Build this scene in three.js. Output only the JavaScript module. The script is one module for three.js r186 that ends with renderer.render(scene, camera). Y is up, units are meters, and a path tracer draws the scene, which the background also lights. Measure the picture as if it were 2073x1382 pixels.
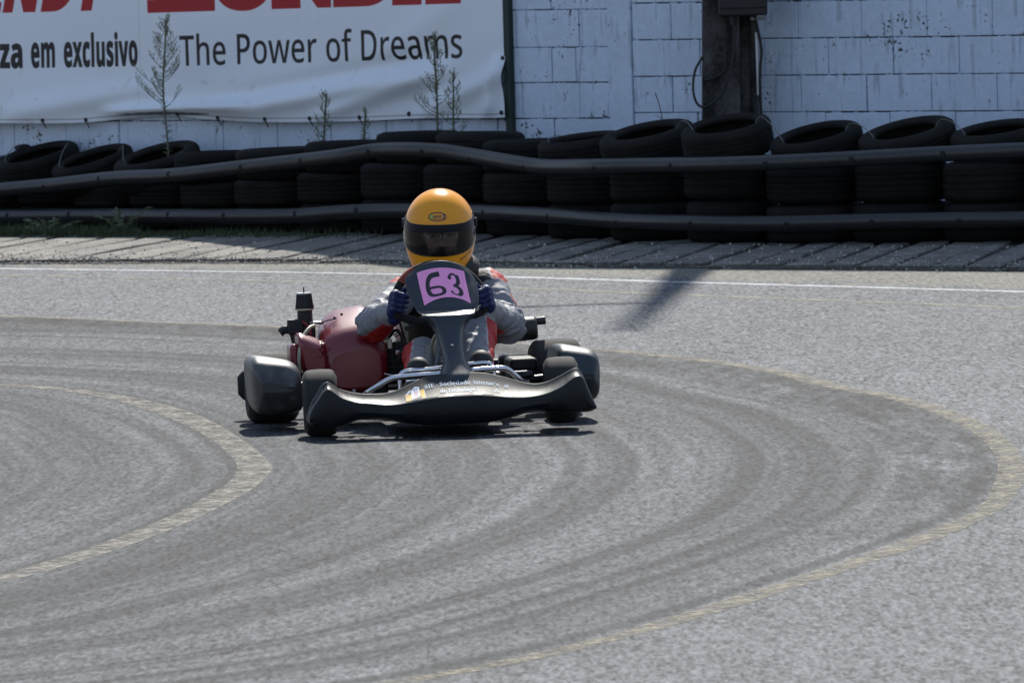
import * as THREE from 'three';
import { mergeGeometries, mergeVertices, toCreasedNormals } from 'three/addons/utils/BufferGeometryUtils.js';
import { RoundedBoxGeometry } from 'three/addons/geometries/RoundedBoxGeometry.js';
import { ImprovedNoise } from 'three/addons/math/ImprovedNoise.js';

// ---------------------------------------------------------------- camera, sky, sun, exposure
const scene = new THREE.Scene();
const R = (d) => d * Math.PI / 180;
const camera = new THREE.PerspectiveCamera(3.9576, 1024 / 682, 1, 2000);
camera.position.set(0, 2.3, 0);
camera.rotation.set(R(-2.8824), 0, R(-1.6), 'XYZ');      // long lens, tipped down, slightly off level
camera.focus = 38.9;
camera.userData.fStop = 20;

const SUN = new THREE.Vector3(0.085, 1, -1).normalize(); // behind the wall, 45 degrees up
{ // clear blue sky, paler to the horizon, bright round the sun
  const w = 512, h = 256, data = new Float32Array(w * h * 4), d = new THREE.Vector3();
  for (let j = 0; j < h; j++) for (let i = 0; i < w; i++) {
    const lat = ((j + 0.5) / h - 0.5) * Math.PI, lon = ((i + 0.5) / w - 0.5) * 2 * Math.PI;
    d.set(Math.cos(lat) * Math.cos(lon), Math.sin(lat), Math.cos(lat) * Math.sin(lon));
    const up = Math.max(0, d.y), k = Math.pow(1 - up, 3), c = d.dot(SUN);
    const g = 0.9 * Math.pow(Math.max(0, c), 60) + 0.3 * Math.pow(Math.max(0, c), 8);
    const o = (j * w + i) * 4;
    data[o] = 0.15 + 0.3 * k + g * 1.0; data[o + 1] = 0.225 + 0.28 * k + g * 0.98; data[o + 2] = 0.37 + 0.2 * k + g * 0.9; data[o + 3] = 1;
    if (d.y < 0) { data[o] = 0.2; data[o + 1] = 0.2; data[o + 2] = 0.2; }
  }
  const sky = new THREE.DataTexture(data, w, h, THREE.RGBAFormat, THREE.FloatType);
  sky.mapping = THREE.EquirectangularReflectionMapping; sky.magFilter = THREE.LinearFilter; sky.needsUpdate = true;
  scene.background = sky; scene.environment = sky;
}
const sun = new THREE.DirectionalLight(new THREE.Color(1, 0.955, 0.88), 4.4);
sun.position.copy(SUN).multiplyScalar(60).add(new THREE.Vector3(0, 0, -45));
sun.target.position.set(0, 0, -45);
sun.castShadow = true; sun.shadow.radius = 1.6; sun.shadow.mapSize.set(4096, 4096);
Object.assign(sun.shadow.camera, { left: -20, right: 20, top: 25, bottom: -25, near: 1, far: 140 });
scene.add(sun, sun.target);

const renderer = new THREE.WebGLRenderer({ antialias: true });
renderer.setSize(1024, 682);
renderer.toneMapping = THREE.LinearToneMapping;
renderer.toneMappingExposure = 1.46;
renderer.shadowMap.enabled = true;

// ---------------------------------------------------------------- helpers
function rng(seed) { return () => { seed = (seed + 0x6d2b79f5) | 0; let t = Math.imul(seed ^ (seed >>> 15), 1 | seed); t = (t + Math.imul(t ^ (t >>> 7), 61 | t)) ^ t; return ((t ^ (t >>> 14)) >>> 0) / 4294967296; }; }
const perlin = new ImprovedNoise();
const noise = (x, y, z = 0) => perlin.noise(x, y, z);
const fbm = (x, y, z = 0, n = 4) => { let s = 0, a = 0.5; for (let i = 0; i < n; i++) { s += a * noise(x, y, z); x *= 2.03; y *= 2.03; z *= 2.03; a *= 0.5; } return s; };
const clamp = (x, a = 0, b = 1) => Math.min(b, Math.max(a, x));
const lerp = (a, b, t) => a + (b - a) * t;
const smooth = (a, b, x) => { const t = clamp((x - a) / (b - a)); return t * t * (3 - 2 * t); };
function interp(tab, x, c = 1) { // tab rows [x, v1, v2...]
  if (x <= tab[0][0]) return tab[0][c];
  for (let i = 1; i < tab.length; i++) if (x <= tab[i][0]) { const t = (x - tab[i - 1][0]) / (tab[i][0] - tab[i - 1][0]); return lerp(tab[i - 1][c], tab[i][c], t); }
  return tab[tab.length - 1][c];
}
function sinterp(tab, x, c = 1) { // smooth (Catmull-Rom) version
  const n = tab.length;
  if (x <= tab[0][0]) return tab[0][c];
  if (x >= tab[n - 1][0]) return tab[n - 1][c];
  let i = 1; while (x > tab[i][0]) i++;
  const a = tab[i - 1], b = tab[i], p = tab[Math.max(0, i - 2)], q = tab[Math.min(n - 1, i + 1)], h = b[0] - a[0], t = (x - a[0]) / h;
  const m0 = (b[c] - p[c]) / (b[0] - p[0]) * h, m1 = (q[c] - a[c]) / (q[0] - a[0]) * h;
  return (2 * t ** 3 - 3 * t * t + 1) * a[c] + (t ** 3 - 2 * t * t + t) * m0 + (-2 * t ** 3 + 3 * t * t) * b[c] + (t ** 3 - t * t) * m1;
}
const V = (x, y, z) => new THREE.Vector3(x, y, z);
const taken = new Map();
function numbered(name) { const k = taken.get(name) ?? 0; taken.set(name, k + 1); return k ? `${name}_${String(k).padStart(3, '0')}` : name; }
function mesh(name, geo, mat, parent) { const m = new THREE.Mesh(geo, mat); m.name = name; m.castShadow = m.receiveShadow = true; parent.add(m); return m; }
function tag(o, label, category, group) { o.userData.label = label; o.userData.category = category; if (group) o.userData.group = group; return o; }
function thing(name, label, category, group) { const g = new THREE.Group(); g.name = numbered(name); scene.add(g); return tag(g, label, category, group); }
function single(name, geo, mat, label, category, group) { return tag(mesh(numbered(name), geo, mat, scene), label, category, group); }
function struct(name, geo, mat) { const m = mesh(numbered(name), geo, mat, scene); m.userData.kind = 'structure'; return m; }
function flat(list) { // merge a list of geometries that may differ in attributes
  return mergeGeometries(list.map((g) => { const n = g.index ? g.toNonIndexed() : g.clone(); for (const k of Object.keys(n.attributes)) if (!['position', 'normal', 'uv'].includes(k)) n.deleteAttribute(k); if (!n.attributes.uv) n.setAttribute('uv', new THREE.BufferAttribute(new Float32Array(n.attributes.position.count * 2), 2)); return n; }));
}
function box(w, h, d, x = 0, y = 0, z = 0, r = 0, s = 1) { const g = r ? new RoundedBoxGeometry(w, h, d, s, r) : new THREE.BoxGeometry(w, h, d); return g.translate(x, y, z); }
function tube(pts, r, n = 40, k = 10, closed = false) { return new THREE.TubeGeometry(new THREE.CatmullRomCurve3(pts.map((p) => p.isVector3 ? p : V(...p)), closed, 'catmullrom', 0.5), n, r, k, closed); }
function bar(a, b, r, k = 10, r2 = r) { // straight rod with closed ends
  const A = V(...a), B = V(...b), L = A.distanceTo(B), g = new THREE.CylinderGeometry(r2, r, L, k);
  return g.applyQuaternion(new THREE.Quaternion().setFromUnitVectors(V(0, 1, 0), B.clone().sub(A).normalize())).translate((A.x + B.x) / 2, (A.y + B.y) / 2, (A.z + B.z) / 2);
}
function grid(nu, nv, f, skip) { // surface f(i/nu, j/nv) -> [x,y,z]
  const p = [], uv = [], idx = [];
  for (let j = 0; j <= nv; j++) for (let i = 0; i <= nu; i++) { p.push(...f(i / nu, j / nv, i, j)); uv.push(i / nu, j / nv); }
  for (let j = 0; j < nv; j++) for (let i = 0; i < nu; i++) { if (skip && skip(i, j)) continue; const a = j * (nu + 1) + i, b = a + 1, c = a + nu + 1, d = c + 1; idx.push(a, b, d, a, d, c); }
  const g = new THREE.BufferGeometry(); g.setAttribute('position', new THREE.Float32BufferAttribute(p, 3)); g.setAttribute('uv', new THREE.Float32BufferAttribute(uv, 2)); g.setIndex(idx); g.computeVertexNormals(); return g;
}
function loft(rings, caps = true) { // rings: arrays of [x,y,z], closed loops of the same length
  const n = rings[0].length, p = [], uv = [], idx = [];
  rings.forEach((r, j) => { for (let i = 0; i <= n; i++) { p.push(...r[i % n]); uv.push(i / n, j / (rings.length - 1)); } });
  for (let j = 0; j < rings.length - 1; j++) for (let i = 0; i < n; i++) { const a = j * (n + 1) + i, b = a + 1, c = a + n + 1, d = c + 1; idx.push(a, b, d, a, d, c); }
  const g = new THREE.BufferGeometry(); g.setAttribute('position', new THREE.Float32BufferAttribute(p, 3)); g.setAttribute('uv', new THREE.Float32BufferAttribute(uv, 2)); g.setIndex(idx);
  const m = mergeVertices((() => { const q = g.clone(); q.deleteAttribute('uv'); return q; })()); m.computeVertexNormals();
  if (caps) {
    const P = m.attributes.position.array.slice(), I = [...m.index.array]; let pos = [...P];
    for (const [r, flip] of [[rings[0], true], [rings[rings.length - 1], false]]) {
      const base = pos.length / 3; let cx = 0, cy = 0, cz = 0; r.forEach((q) => { cx += q[0] / n; cy += q[1] / n; cz += q[2] / n; pos.push(...q); }); pos.push(cx, cy, cz);
      for (let i = 0; i < n; i++) { const a = base + i, b = base + (i + 1) % n; I.push(...(flip ? [b, a, base + n] : [a, b, base + n])); }
    }
    const q = new THREE.BufferGeometry(); q.setAttribute('position', new THREE.Float32BufferAttribute(pos, 3)); q.setIndex(I); q.computeVertexNormals(); return q;
  }
  return m;
}
function superRing(cx, cy, rx, ry, e, z, n = 32) { const out = []; for (let i = 0; i < n; i++) { const a = i / n * 2 * Math.PI, c = Math.cos(a), s = Math.sin(a); out.push([cx + rx * Math.sign(c) * Math.abs(c) ** e, cy + ry * Math.sign(s) * Math.abs(s) ** e, z]); } return out; }
const toS = (x) => { x = clamp(x); return 255 * (x <= 0.0031308 ? 12.92 * x : 1.055 * x ** (1 / 2.4) - 0.055); };
function tex(w, h, f, { srgb = true, repeat = true } = {}) { // f(u, v, i, j) -> linear [r,g,b] or [r,g,b,a]
  const d = new Uint8Array(w * h * 4);
  for (let j = 0; j < h; j++) for (let i = 0; i < w; i++) { const c = f((i + 0.5) / w, (j + 0.5) / h, i, j), o = (j * w + i) * 4; for (let k = 0; k < 3; k++) d[o + k] = srgb ? toS(c[k]) : 255 * clamp(c[k]); d[o + 3] = c[3] === undefined ? 255 : 255 * clamp(c[3]); }
  const t = new THREE.DataTexture(d, w, h, THREE.RGBAFormat); t.magFilter = THREE.LinearFilter; t.minFilter = THREE.LinearMipmapLinearFilter; t.generateMipmaps = true;
  if (repeat) t.wrapS = t.wrapT = THREE.RepeatWrapping; if (srgb) t.colorSpace = THREE.SRGBColorSpace; t.needsUpdate = true; return t;
}
function canvasTex(w, h, draw) { const c = document.createElement('canvas'); c.width = w; c.height = h; draw(c.getContext('2d'), w, h); const t = new THREE.CanvasTexture(c); t.colorSpace = THREE.SRGBColorSpace; t.magFilter = THREE.LinearFilter; return t; }
const lin = (r, g, b) => new THREE.Color().setRGB(r, g, b);
const mat = (c, rough = 0.7, o = {}) => new THREE.MeshPhysicalMaterial({ color: Array.isArray(c) ? lin(...c) : c, roughness: rough, ...o });
// tileable value noise on an n x m lattice
function vnoise(seed, n, m) { const r = rng(seed), t = Float32Array.from({ length: n * m }, r); return (u, v) => { const x = (u - Math.floor(u)) * n, y = (v - Math.floor(v)) * m, i = Math.floor(x), j = Math.floor(y), a = x - i, b = y - j, i1 = (i + 1) % n, j1 = (j + 1) % m; return lerp(lerp(t[(j % m) * n + i % n], t[(j % m) * n + i1], a), lerp(t[j1 * n + i % n], t[j1 * n + i1], a), b); }; }
function polyDist(pts) { return (x, z) => { let best = 1e9; for (let i = 1; i < pts.length; i++) { const [ax, az] = pts[i - 1], [bx, bz] = pts[i], dx = bx - ax, dz = bz - az, t = clamp(((x - ax) * dx + (z - az) * dz) / (dx * dx + dz * dz)); const ex = x - ax - t * dx, ez = z - az - t * dz, d = ex * ex + ez * ez; if (d < best) best = d; } return Math.sqrt(best); }; }
function inPoly(pts, x, z) { let s = false; for (let i = 0, j = pts.length - 1; i < pts.length; j = i++) { const [a, b] = pts[i], [c, d] = pts[j]; if ((b > z) !== (d > z) && x < (c - a) * (z - b) / (d - b) + a) s = !s; } return s; }

// ---------------------------------------------------------------- ground, track and painted lines (metres; camera at x 0, z 0)
const spline2 = (pts, n) => { const c = new THREE.CatmullRomCurve3(pts.map(([x, z]) => V(x, 0, z)), false, 'centripetal'); return c.getPoints(n).map((p) => [p.x, p.z]); };
const OUTER = spline2([[-3.389,-50.746],[-2.57,-49.628],[-2.176,-49.14],[-1.787,-48.559],[-1.409,-48.091],[-1.111,-47.674],[-0.551,-46.589],[-0.084,-45.681],[0.398,-44.702],[0.792,-43.674],[1.112,-42.561],[1.359,-41.079],[1.536,-40.363],[1.691,-39.298],[1.79,-38.083],[1.821,-36.817],[1.794,-35.657],[1.724,-34.587],[1.596,-33.405],[1.465,-32.752],[1.285,-31.986],[1.009,-30.953],[0.669,-29.758],[0.356,-28.741],[0.064,-27.961],[-0.213,-27.385],[-0.348,-27.154],[-0.61,-26.641],[-0.989,-26.011]], 140);
const INNER = spline2([[-2.944,-43.945],[-2.244,-43.145],[-1.892,-42.498],[-1.576,-41.437],[-1.328,-40.139],[-1.15,-38.816],[-1.02,-37.502],[-0.974,-36.797],[-0.99,-35.976],[-1.05,-35.209],[-1.144,-34.286],[-1.321,-33.064],[-1.523,-32.029],[-1.657,-31.495],[-1.925,-30.705],[-2.177,-29.915]], 90);
const WHITE = spline2([[-3.75,-56.279],[-2.86,-55.372],[-1.859,-54.435],[-0.89,-53.498],[0.045,-52.413],[0.94,-51.228],[1.917,-49.991],[2.556,-49.155],[3.292,-48.168]], 40);
const YEL2 = spline2([[-3.702,-55.531],[-2.816,-54.518],[-0.872,-52.31],[0.042,-51.101],[0.42,-50.528],[1.152,-49.42],[1.855,-48.41],[2.467,-47.478],[3.171,-46.415]], 40);
const TX0 = -4.6, TX1 = 4.6, TZ0 = -61, TZ1 = -21;
{
  // rubber marks follow the bend: t runs from the inner line (0) to the outer line (1)
  const GN = 220, dI = polyDist(INNER), dO = polyDist(OUTER), gi = new Float32Array((GN + 1) ** 2), go = gi.slice(), ins = gi.slice(), inn = gi.slice();
  const polyO = [...OUTER, [-9, -26], [-9, -51]], polyI = [...INNER, [-9, -30], [-9, -44]];
  for (let j = 0; j <= GN; j++) for (let i = 0; i <= GN; i++) { const x = lerp(TX0, TX1, i / GN), z = lerp(TZ0, TZ1, j / GN), k = j * (GN + 1) + i; const so = inPoly(polyO, x, z) ? 1 : -1, si = inPoly(polyI, x, z) ? -1 : 1; ins[k] = so * dO(x, z); inn[k] = si * dI(x, z); }
  const bil = (a, u, v) => { const x = clamp(u, 0, 0.9999) * GN, y = clamp(v, 0, 0.9999) * GN, i = Math.floor(x), j = Math.floor(y), p = x - i, q = y - j, k = j * (GN + 1) + i; return lerp(lerp(a[k], a[k + 1], p), lerp(a[k + GN + 1], a[k + GN + 2], p), q); };
  const W = 2048, H = 2048, r = rng(5), n1 = vnoise(1, 1150, 760), n2 = vnoise(2, 620, 380), n3 = vnoise(3, 90, 110), n4 = vnoise(4, 26, 40), n5 = vnoise(9, 800, 470);
  const zWhite = (x) => interp(WHITE, x);
  const road = tex(W, H, (u, v) => {
    const x = lerp(TX0, TX1, u), z = lerp(TZ0, TZ1, v), so = bil(ins, u, v), si = bil(inn, u, v);
    // aggregate: pale chippings in dark binder, with bump shade painted in as noise
    let g = 0.62 + 1.05 * (n1(u, v) - 0.5) + 0.7 * (n5(u, v) - 0.5) + 0.3 * (n2(u, v) - 0.5) + 0.1 * (n3(u, v) - 0.5) + 0.12 * (n4(u, v) - 0.5) + 0.75 * (r() - 0.5);
    if (r() < 0.012) g += 0.5;
    let a = 0.1 * Math.max(0.1, 0.4 + g), warm = 0;
    const ragged = smooth(-0.3, 0.45, so + 1.1 * fbm(x * 1.6, z * 0.5, 3, 4));
    if (so > 0) { // the driven lane: darker, rubbered in
      a *= lerp(1.1, 0.68, ragged);
      const t = si > 0 ? si / (si + so) : -0.2 - si * 0.4;
      const s1 = fbm(t * 9, 3.1, x * 0.06 + z * 0.05, 3), s2 = fbm(t * 26, 8.7, x * 0.1 + z * 0.08, 3), s3 = fbm(t * 60 + 5, 1.7, x * 0.25 + z * 0.2, 2);
      a *= 1 + clamp(1.15 * s1 + 0.95 * s2 + 0.65 * s3, -0.42, 0.5);
      if (si > 0) a *= 1 - 0.3 * smooth(0.5, 0.05, so) * smooth(0.35, -0.1, n4(u * 1.7, v * 1.3) - 0.5) ;
      if (so < 0.42 && so > 0.03 && z < -34) a *= 0.36 + 0.75 * n3(u * 3, v * 2);       // coarse dark seam along the line
    } else { a *= lerp(1.2, 0.8, ragged) + 0.25 * fbm(x * 0.5, z * 0.12, 7, 3); warm = 0.02; }  // paler outer asphalt, its tone also lifted to stand in for grazing glare
    const dw = zWhite(x) - z;
    if (dw > 0.12) { const s = smooth(0.1, 0.7, dw + (n3(u, v) - 0.5)); a = lerp(a, 0.13 + 0.1 * (g - 0.5), s); warm = lerp(warm, 0.3, s); }
    return [a * (0.955 + warm * 0.35), a * (0.995 + warm * 0.12), a * (1.06 - warm * 0.55)];
  }, { repeat: false });
  const roadMat = new THREE.MeshPhysicalMaterial({ map: road, roughness: 0.8, specularIntensity: 0.22 });
  const g = new THREE.PlaneGeometry(TX1 - TX0, TZ1 - TZ0).rotateX(-Math.PI / 2).translate((TX0 + TX1) / 2, 0, (TZ0 + TZ1) / 2);
  { const uv = g.attributes.uv, p = g.attributes.position; for (let i = 0; i < uv.count; i++) uv.setXY(i, (p.getX(i) - TX0) / (TX1 - TX0), (p.getZ(i) - TZ0) / (TZ1 - TZ0)); }
  struct('track', g, roadMat);
  // the rest of the paddock and earth, out to the horizon
  const far = tex(512, 512, (u, v) => { const a = 0.13 * (0.55 + 0.6 * vA(u, v) + 0.35 * vB(u, v)); return [a * 1.03, a, a * 0.97]; });
  far.repeat.set(130, 130);
  struct('ground', new THREE.PlaneGeometry(520, 520).rotateX(-Math.PI / 2).translate(0, -0.006, -60), new THREE.MeshStandardMaterial({ map: far, roughness: 0.9 }));
}
function vA(u, v) { return (vA.f ??= vnoise(21, 256, 256))(u, v); }
function vB(u, v) { return (vB.f ??= vnoise(22, 24, 24))(u, v); }

function ribbon(pts, width, y) { // strip along a polyline, uv in metres
  const p = [], uv = [], idx = []; let s = 0;
  pts.forEach(([x, z], i) => {
    const a = pts[Math.max(0, i - 1)], b = pts[Math.min(pts.length - 1, i + 1)], L = Math.hypot(b[0] - a[0], b[1] - a[1]), nx = -(b[1] - a[1]) / L, nz = (b[0] - a[0]) / L, w = width * (1 + 0.3 * noise(i * 0.11, width * 7, 2.2)) / 2;
    if (i) s += Math.hypot(x - pts[i - 1][0], z - pts[i - 1][1]);
    p.push(x + nx * w, y, z + nz * w, x - nx * w, y, z - nz * w); uv.push(0, s, width, s);
    if (i) { const k = i * 2; idx.push(k - 2, k - 1, k, k - 1, k + 1, k); }
  });
  const g = new THREE.BufferGeometry(); g.setAttribute('position', new THREE.Float32BufferAttribute(p, 3)); g.setAttribute('uv', new THREE.Float32BufferAttribute(uv, 2)); g.setIndex(idx); g.computeVertexNormals();
  if (g.attributes.normal.getY(0) < 0) { const I = g.index.array; for (let i = 0; i < I.length; i += 3) [I[i], I[i + 1]] = [I[i + 1], I[i]]; g.computeVertexNormals(); }
  return g;
}
{
  const a = vnoise(31, 128, 128), b = vnoise(32, 20, 12), c = vnoise(33, 60, 60);
  const worn = (cut) => tex(512, 512, (u, v) => { const k = smooth(cut - 0.3, cut + 0.2, 0.38 * a(u, v) + 0.32 * c(u, v) + 0.3 * b(u, v)); return [k, k, k]; }, { srgb: false });
  const tone = tex(256, 256, (u, v) => { const k = 0.75 + 0.4 * c(u, v); return [k, k, k]; });
  const paint = (col, cut) => new THREE.MeshStandardMaterial({ color: lin(...col), map: tone, alphaMap: worn(cut), transparent: true, roughness: 0.8 });
  const line = (name, pts, w, m) => struct(name, ribbon(pts, w, 0.0015), m);
  line('yellow_track_line', OUTER, 0.1, paint([0.165, 0.142, 0.094], 0.58));
  line('inner_track_line', INNER, 0.12, paint([0.16, 0.148, 0.118], 0.57));
  line('white_edge_line', WHITE, 0.12, paint([0.33, 0.34, 0.36], 0.42));
  line('faded_yellow_line', YEL2, 0.1, paint([0.2, 0.19, 0.13], 0.58));
}

// verge of narrow concrete strips laid side by side, each its own piece
const vergeNear = [[-4.8, -57.2], [-2.9, -56.05], [-1.75, -55.4], [-0.63, -54.6], [0.58, -53.35], [2.68, -51.5], [4.6, -49.9]];
{
  const verge = new THREE.Group(); verge.name = 'verge'; verge.userData.kind = 'structure'; scene.add(verge);
  const r = rng(77), a = vnoise(41, 200, 200), b = vnoise(42, 30, 30), c = vnoise(43, 9, 9);
  const mats = [[0.165, 0.155, 0.135], [0.158, 0.149, 0.132], [0.172, 0.161, 0.139], [0.15, 0.142, 0.128]].map((col, i) => { const rr = rng(200 + i), t = tex(256, 256, (u, v) => { let k = 0.25 + 1.0 * a(u + i * 0.3, v) + 0.5 * b(u, v + i * 0.2) + 0.25 * (rr() - 0.5); if (c(u + i * 0.4, v) > 0.62) k *= 0.75; return col.map((x) => x * k); }); return new THREE.MeshStandardMaterial({ map: t, roughness: 0.9 }); });
  const base = []; for (const [x, z] of vergeNear) base.push([x, z]);
  const under = grid(vergeNear.length - 1, 1, (u, v, i, j) => [vergeNear[i][0] + j * 1.1, 0.004, vergeNear[i][1] - j * 8 + 0.06]);
  mesh('earth_bed', under, mat([0.07, 0.062, 0.05], 0.95), verge);
  for (let x = -4.7; x < 4.5;) {
    const w = 0.15 + 0.09 * r(), gap = 0.006 + 0.007 * r(), zn = interp(vergeNear, x + w / 2) - 0.1 * r(), lean = lerp(0.21, 0.14, clamp((x + 3) / 6)) + 0.03 * (r() - 0.5), L = 3.1 + 0.9 * r(), h = 0.017 + 0.005 * r(), n = 5;
    const ring = (t) => { const cx = x + w / 2 + t * L * lean + 0.02 * noise(x * 9, t * 5), cz = zn - t * L, ww = w / 2 - 0.004 * r(); const y = h + 0.006 * noise(x * 7, t * 6, 3); return [[cx - ww, 0.005, cz], [cx - ww, y - 0.006, cz], [cx - ww + 0.008, y, cz], [cx + ww - 0.008, y, cz], [cx + ww, y - 0.006, cz], [cx + ww, 0.005, cz]]; };
    const rings = []; for (let i = 0; i <= n; i++) rings.push(ring(i / n));
    const g = toCreasedNormals(loft(rings), 0.6), p = g.attributes.position, uv = new Float32Array(p.count * 2); for (let i = 0; i < p.count; i++) { uv[i * 2] = p.getX(i) * 0.7; uv[i * 2 + 1] = p.getZ(i) * 0.35; } g.setAttribute('uv', new THREE.BufferAttribute(uv, 2));
    mesh('concrete_strip', g, mats[Math.floor(r() * 4)], verge);
    x += w + gap;
  }
  // loose gravel washed along the near edge of the verge
  const stone = new THREE.IcosahedronGeometry(1, 0), N = 6800, g = new THREE.InstancedMesh(stone, mat([0.42, 0.4, 0.36], 0.85), N), m = new THREE.Matrix4(), q = new THREE.Quaternion(), e = new THREE.Euler(), col = new THREE.Color();
  for (let i = 0; i < N; i++) {
    const main = i < 2600, spread = i > 4600, x = main ? lerp(-4.4, 0.4, r() ** 0.9) : lerp(-4.4, 4.4, r()), s = (0.0025 + 0.007 * r() ** 3) * (main ? 1 : 0.9), off = spread ? -0.1 - 2.6 * r() : main ? -0.05 + 0.28 * (r() + r() - 1) : -0.35 + 1.1 * (r() - 0.5);
    e.set(r() * 6, r() * 6, r() * 6); q.setFromEuler(e); m.compose(V(x, (main || off < 0.1 ? s * 0.6 + (off < 0 ? 0.018 : 0.003) : s * 0.5), interp(vergeNear, x) + off), q, V(s * (0.8 + 0.5 * r()), s * 0.45, s)); g.setMatrixAt(i, m);
    const k = 0.6 + 0.7 * r(); g.setColorAt(i, col.setRGB(k, k * 0.98, k * 0.94));
  }
  g.name = 'loose_gravel'; g.castShadow = g.receiveShadow = true; g.userData.kind = 'stuff'; tag(g, 'pale loose gravel washed along the edge of the concrete verge', 'gravel'); scene.add(g);
}

// ---------------------------------------------------------------- block wall, banner, utility pole
const WO = V(...[-3.145,0.0,-61.6]), WA = -0.68508, WU = V(Math.cos(WA), 0, -Math.sin(WA)), WN = V(Math.sin(WA), 0, Math.cos(WA));
const wallAt = (s, y, n) => WO.clone().addScaledVector(WU, s).addScaledVector(WN, n).setY(y);
const onWall = (o, s, n = 0) => { o.position.copy(wallAt(s, 0, n)); o.rotation.y = WA; return o; };
function metreUV(g, su, sv, ou = 0, ov = 0) { const p = g.attributes.position, uv = new Float32Array(p.count * 2); for (let i = 0; i < p.count; i++) { uv[i * 2] = (p.getX(i) + ou) * su; uv[i * 2 + 1] = (p.getY(i) + ov) * sv; } g.setAttribute('uv', new THREE.BufferAttribute(uv, 2)); return g; }
{
  const wall = onWall(thing('block_wall', 'white painted concrete block wall with dirty joints behind the tyre barrier', 'wall'), 0);
  const r = rng(8), fine = vnoise(51, 256, 160), med = vnoise(52, 60, 44), big = vnoise(53, 14, 9), streak = vnoise(54, 220, 14), spot = vnoise(55, 330, 230);
  const paint = tex(1024, 640, (u, v) => { // chalky limewash, with flaked spots and mould specks
    let k = 0.93 + 0.1 * (fine(u, v) - 0.5) + 0.1 * (med(u, v) - 0.5) + 0.08 * (big(u, v) - 0.5);
    const st = smooth(0.66, 0.92, streak(u, v) * 0.75 + 0.35 * med(u, v)); k *= 1 - 0.28 * st;
    const patch = smooth(0.5, 0.8, big(u + 0.37, v + 0.21)), sp = smooth(0.74, 0.88, spot(u, v) * 0.66 + 0.28 * med(u, v) + 0.13 * patch);
    return [lerp(0.66 * k, 0.06, sp), lerp(0.775 * k, 0.058, sp), lerp(0.92 * k, 0.058, sp)];
  });
  const paintMat = new THREE.MeshStandardMaterial({ map: paint, roughness: 0.85, bumpMap: tex(256, 256, (u, v) => { const k = 0.5 * vA(u, v) + 0.5 * fine(u, v); return [k, k, k]; }, { srgb: false }), bumpScale: 0.0025 });
  const mortar = tex(512, 256, (u, v) => { const k = smooth(0.48, 0.6, 0.4 * med(u * 2, v * 2) + 0.45 * big(u * 3, v * 5) + 0.15 * fine(u, v)); return [lerp(0.02, 0.56, k), lerp(0.019, 0.66, k), lerp(0.019, 0.8, k)]; });
  const mortarMat = new THREE.MeshStandardMaterial({ map: mortar, roughness: 0.95 });
  // the backing: low at the left, raking up to a tall gable at the right
  const sh = new THREE.Shape(); sh.moveTo(-8, -0.2); sh.lineTo(14, -0.2); sh.lineTo(14, 5.15); sh.lineTo(3.85, 5.15); sh.lineTo(1.65, 2.0); sh.lineTo(-8, 1.9); sh.closePath();
  const core = new THREE.ExtrudeGeometry(sh, { depth: 0.2, bevelEnabled: false }).translate(0, 0, -0.2); metreUV(core, 0.45, 0.8); mesh('wall_backing', core, mortarMat, wall);
  const upper = new THREE.Shape(); upper.moveTo(5.05, 1.772); upper.lineTo(14, 1.772); upper.lineTo(14, 5.12); upper.lineTo(5.05, 5.12); upper.closePath();
  mesh('upper_render', metreUV(new THREE.ExtrudeGeometry(upper, { depth: 0.014, bevelEnabled: false }), 0.25, 0.4), paintMat, wall);
  const block = (s0, s1, y0, y1) => { const j = 0.0018 + 0.005 * r() * r(), w = s1 - s0 - 2 * j, h = y1 - y0 - 2 * (0.0018 + 0.0045 * r() * r()), d = 0.008 + 0.006 * r(); const g = new RoundedBoxGeometry(w, h, d + 0.03, 1, 0.005).rotateZ((r() - 0.5) * 0.006).translate((s0 + s1) / 2, (y0 + y1) / 2, d / 2 - 0.015); mesh('block', metreUV(g, 0.25, 0.4), paintMat, wall); };
  const rowsL = [[0.23, 0.445], [0.445, 0.66], [0.66, 0.875], [0.875, 1.084], [1.084, 1.307], [1.307, 1.52], [1.52, 1.735], [1.735, 1.92]], offL = [4.22, 4.44, 4.2, 4.44, 4.17, 4.44, 4.2, 4.4];
  rowsL.forEach(([y0, y1], k) => { const joints = [4.87]; if (k === 3) joints.push(4.62); if (k === 2) joints.push(4.64); if (k === 4) joints.push(4.65); for (let s = offL[k]; s > -7.9; s -= 0.42 + 0.02 * r()) joints.push(s); joints.sort((a, b) => a - b); for (let i = 1; i < joints.length; i++) block(joints[i - 1], joints[i], y0, y1); });
  const rowsR = [[0.26, 0.478], [0.478, 0.692], [0.692, 0.905], [0.905, 1.122], [1.122, 1.338], [1.338, 1.554], [1.554, 1.77]], offR = [5.34, 5.53, 5.345, 5.56, 5.345, 5.56, 5.33];
  rowsR.forEach(([y0, y1], k) => { const joints = [5.05]; for (let s = offR[k]; s < 13.4; s += 0.473 + 0.012 * (r() - 0.5)) joints.push(s); joints.push(13.95); for (let i = 1; i < joints.length; i++) block(joints[i - 1], joints[i], y0, y1); });
  mesh('plastered_pier', metreUV(box(0.178, 4.6, 0.05, 4.96, 2.5, -0.004, 0.006), 0.25, 0.4), paintMat, wall);
}
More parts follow.
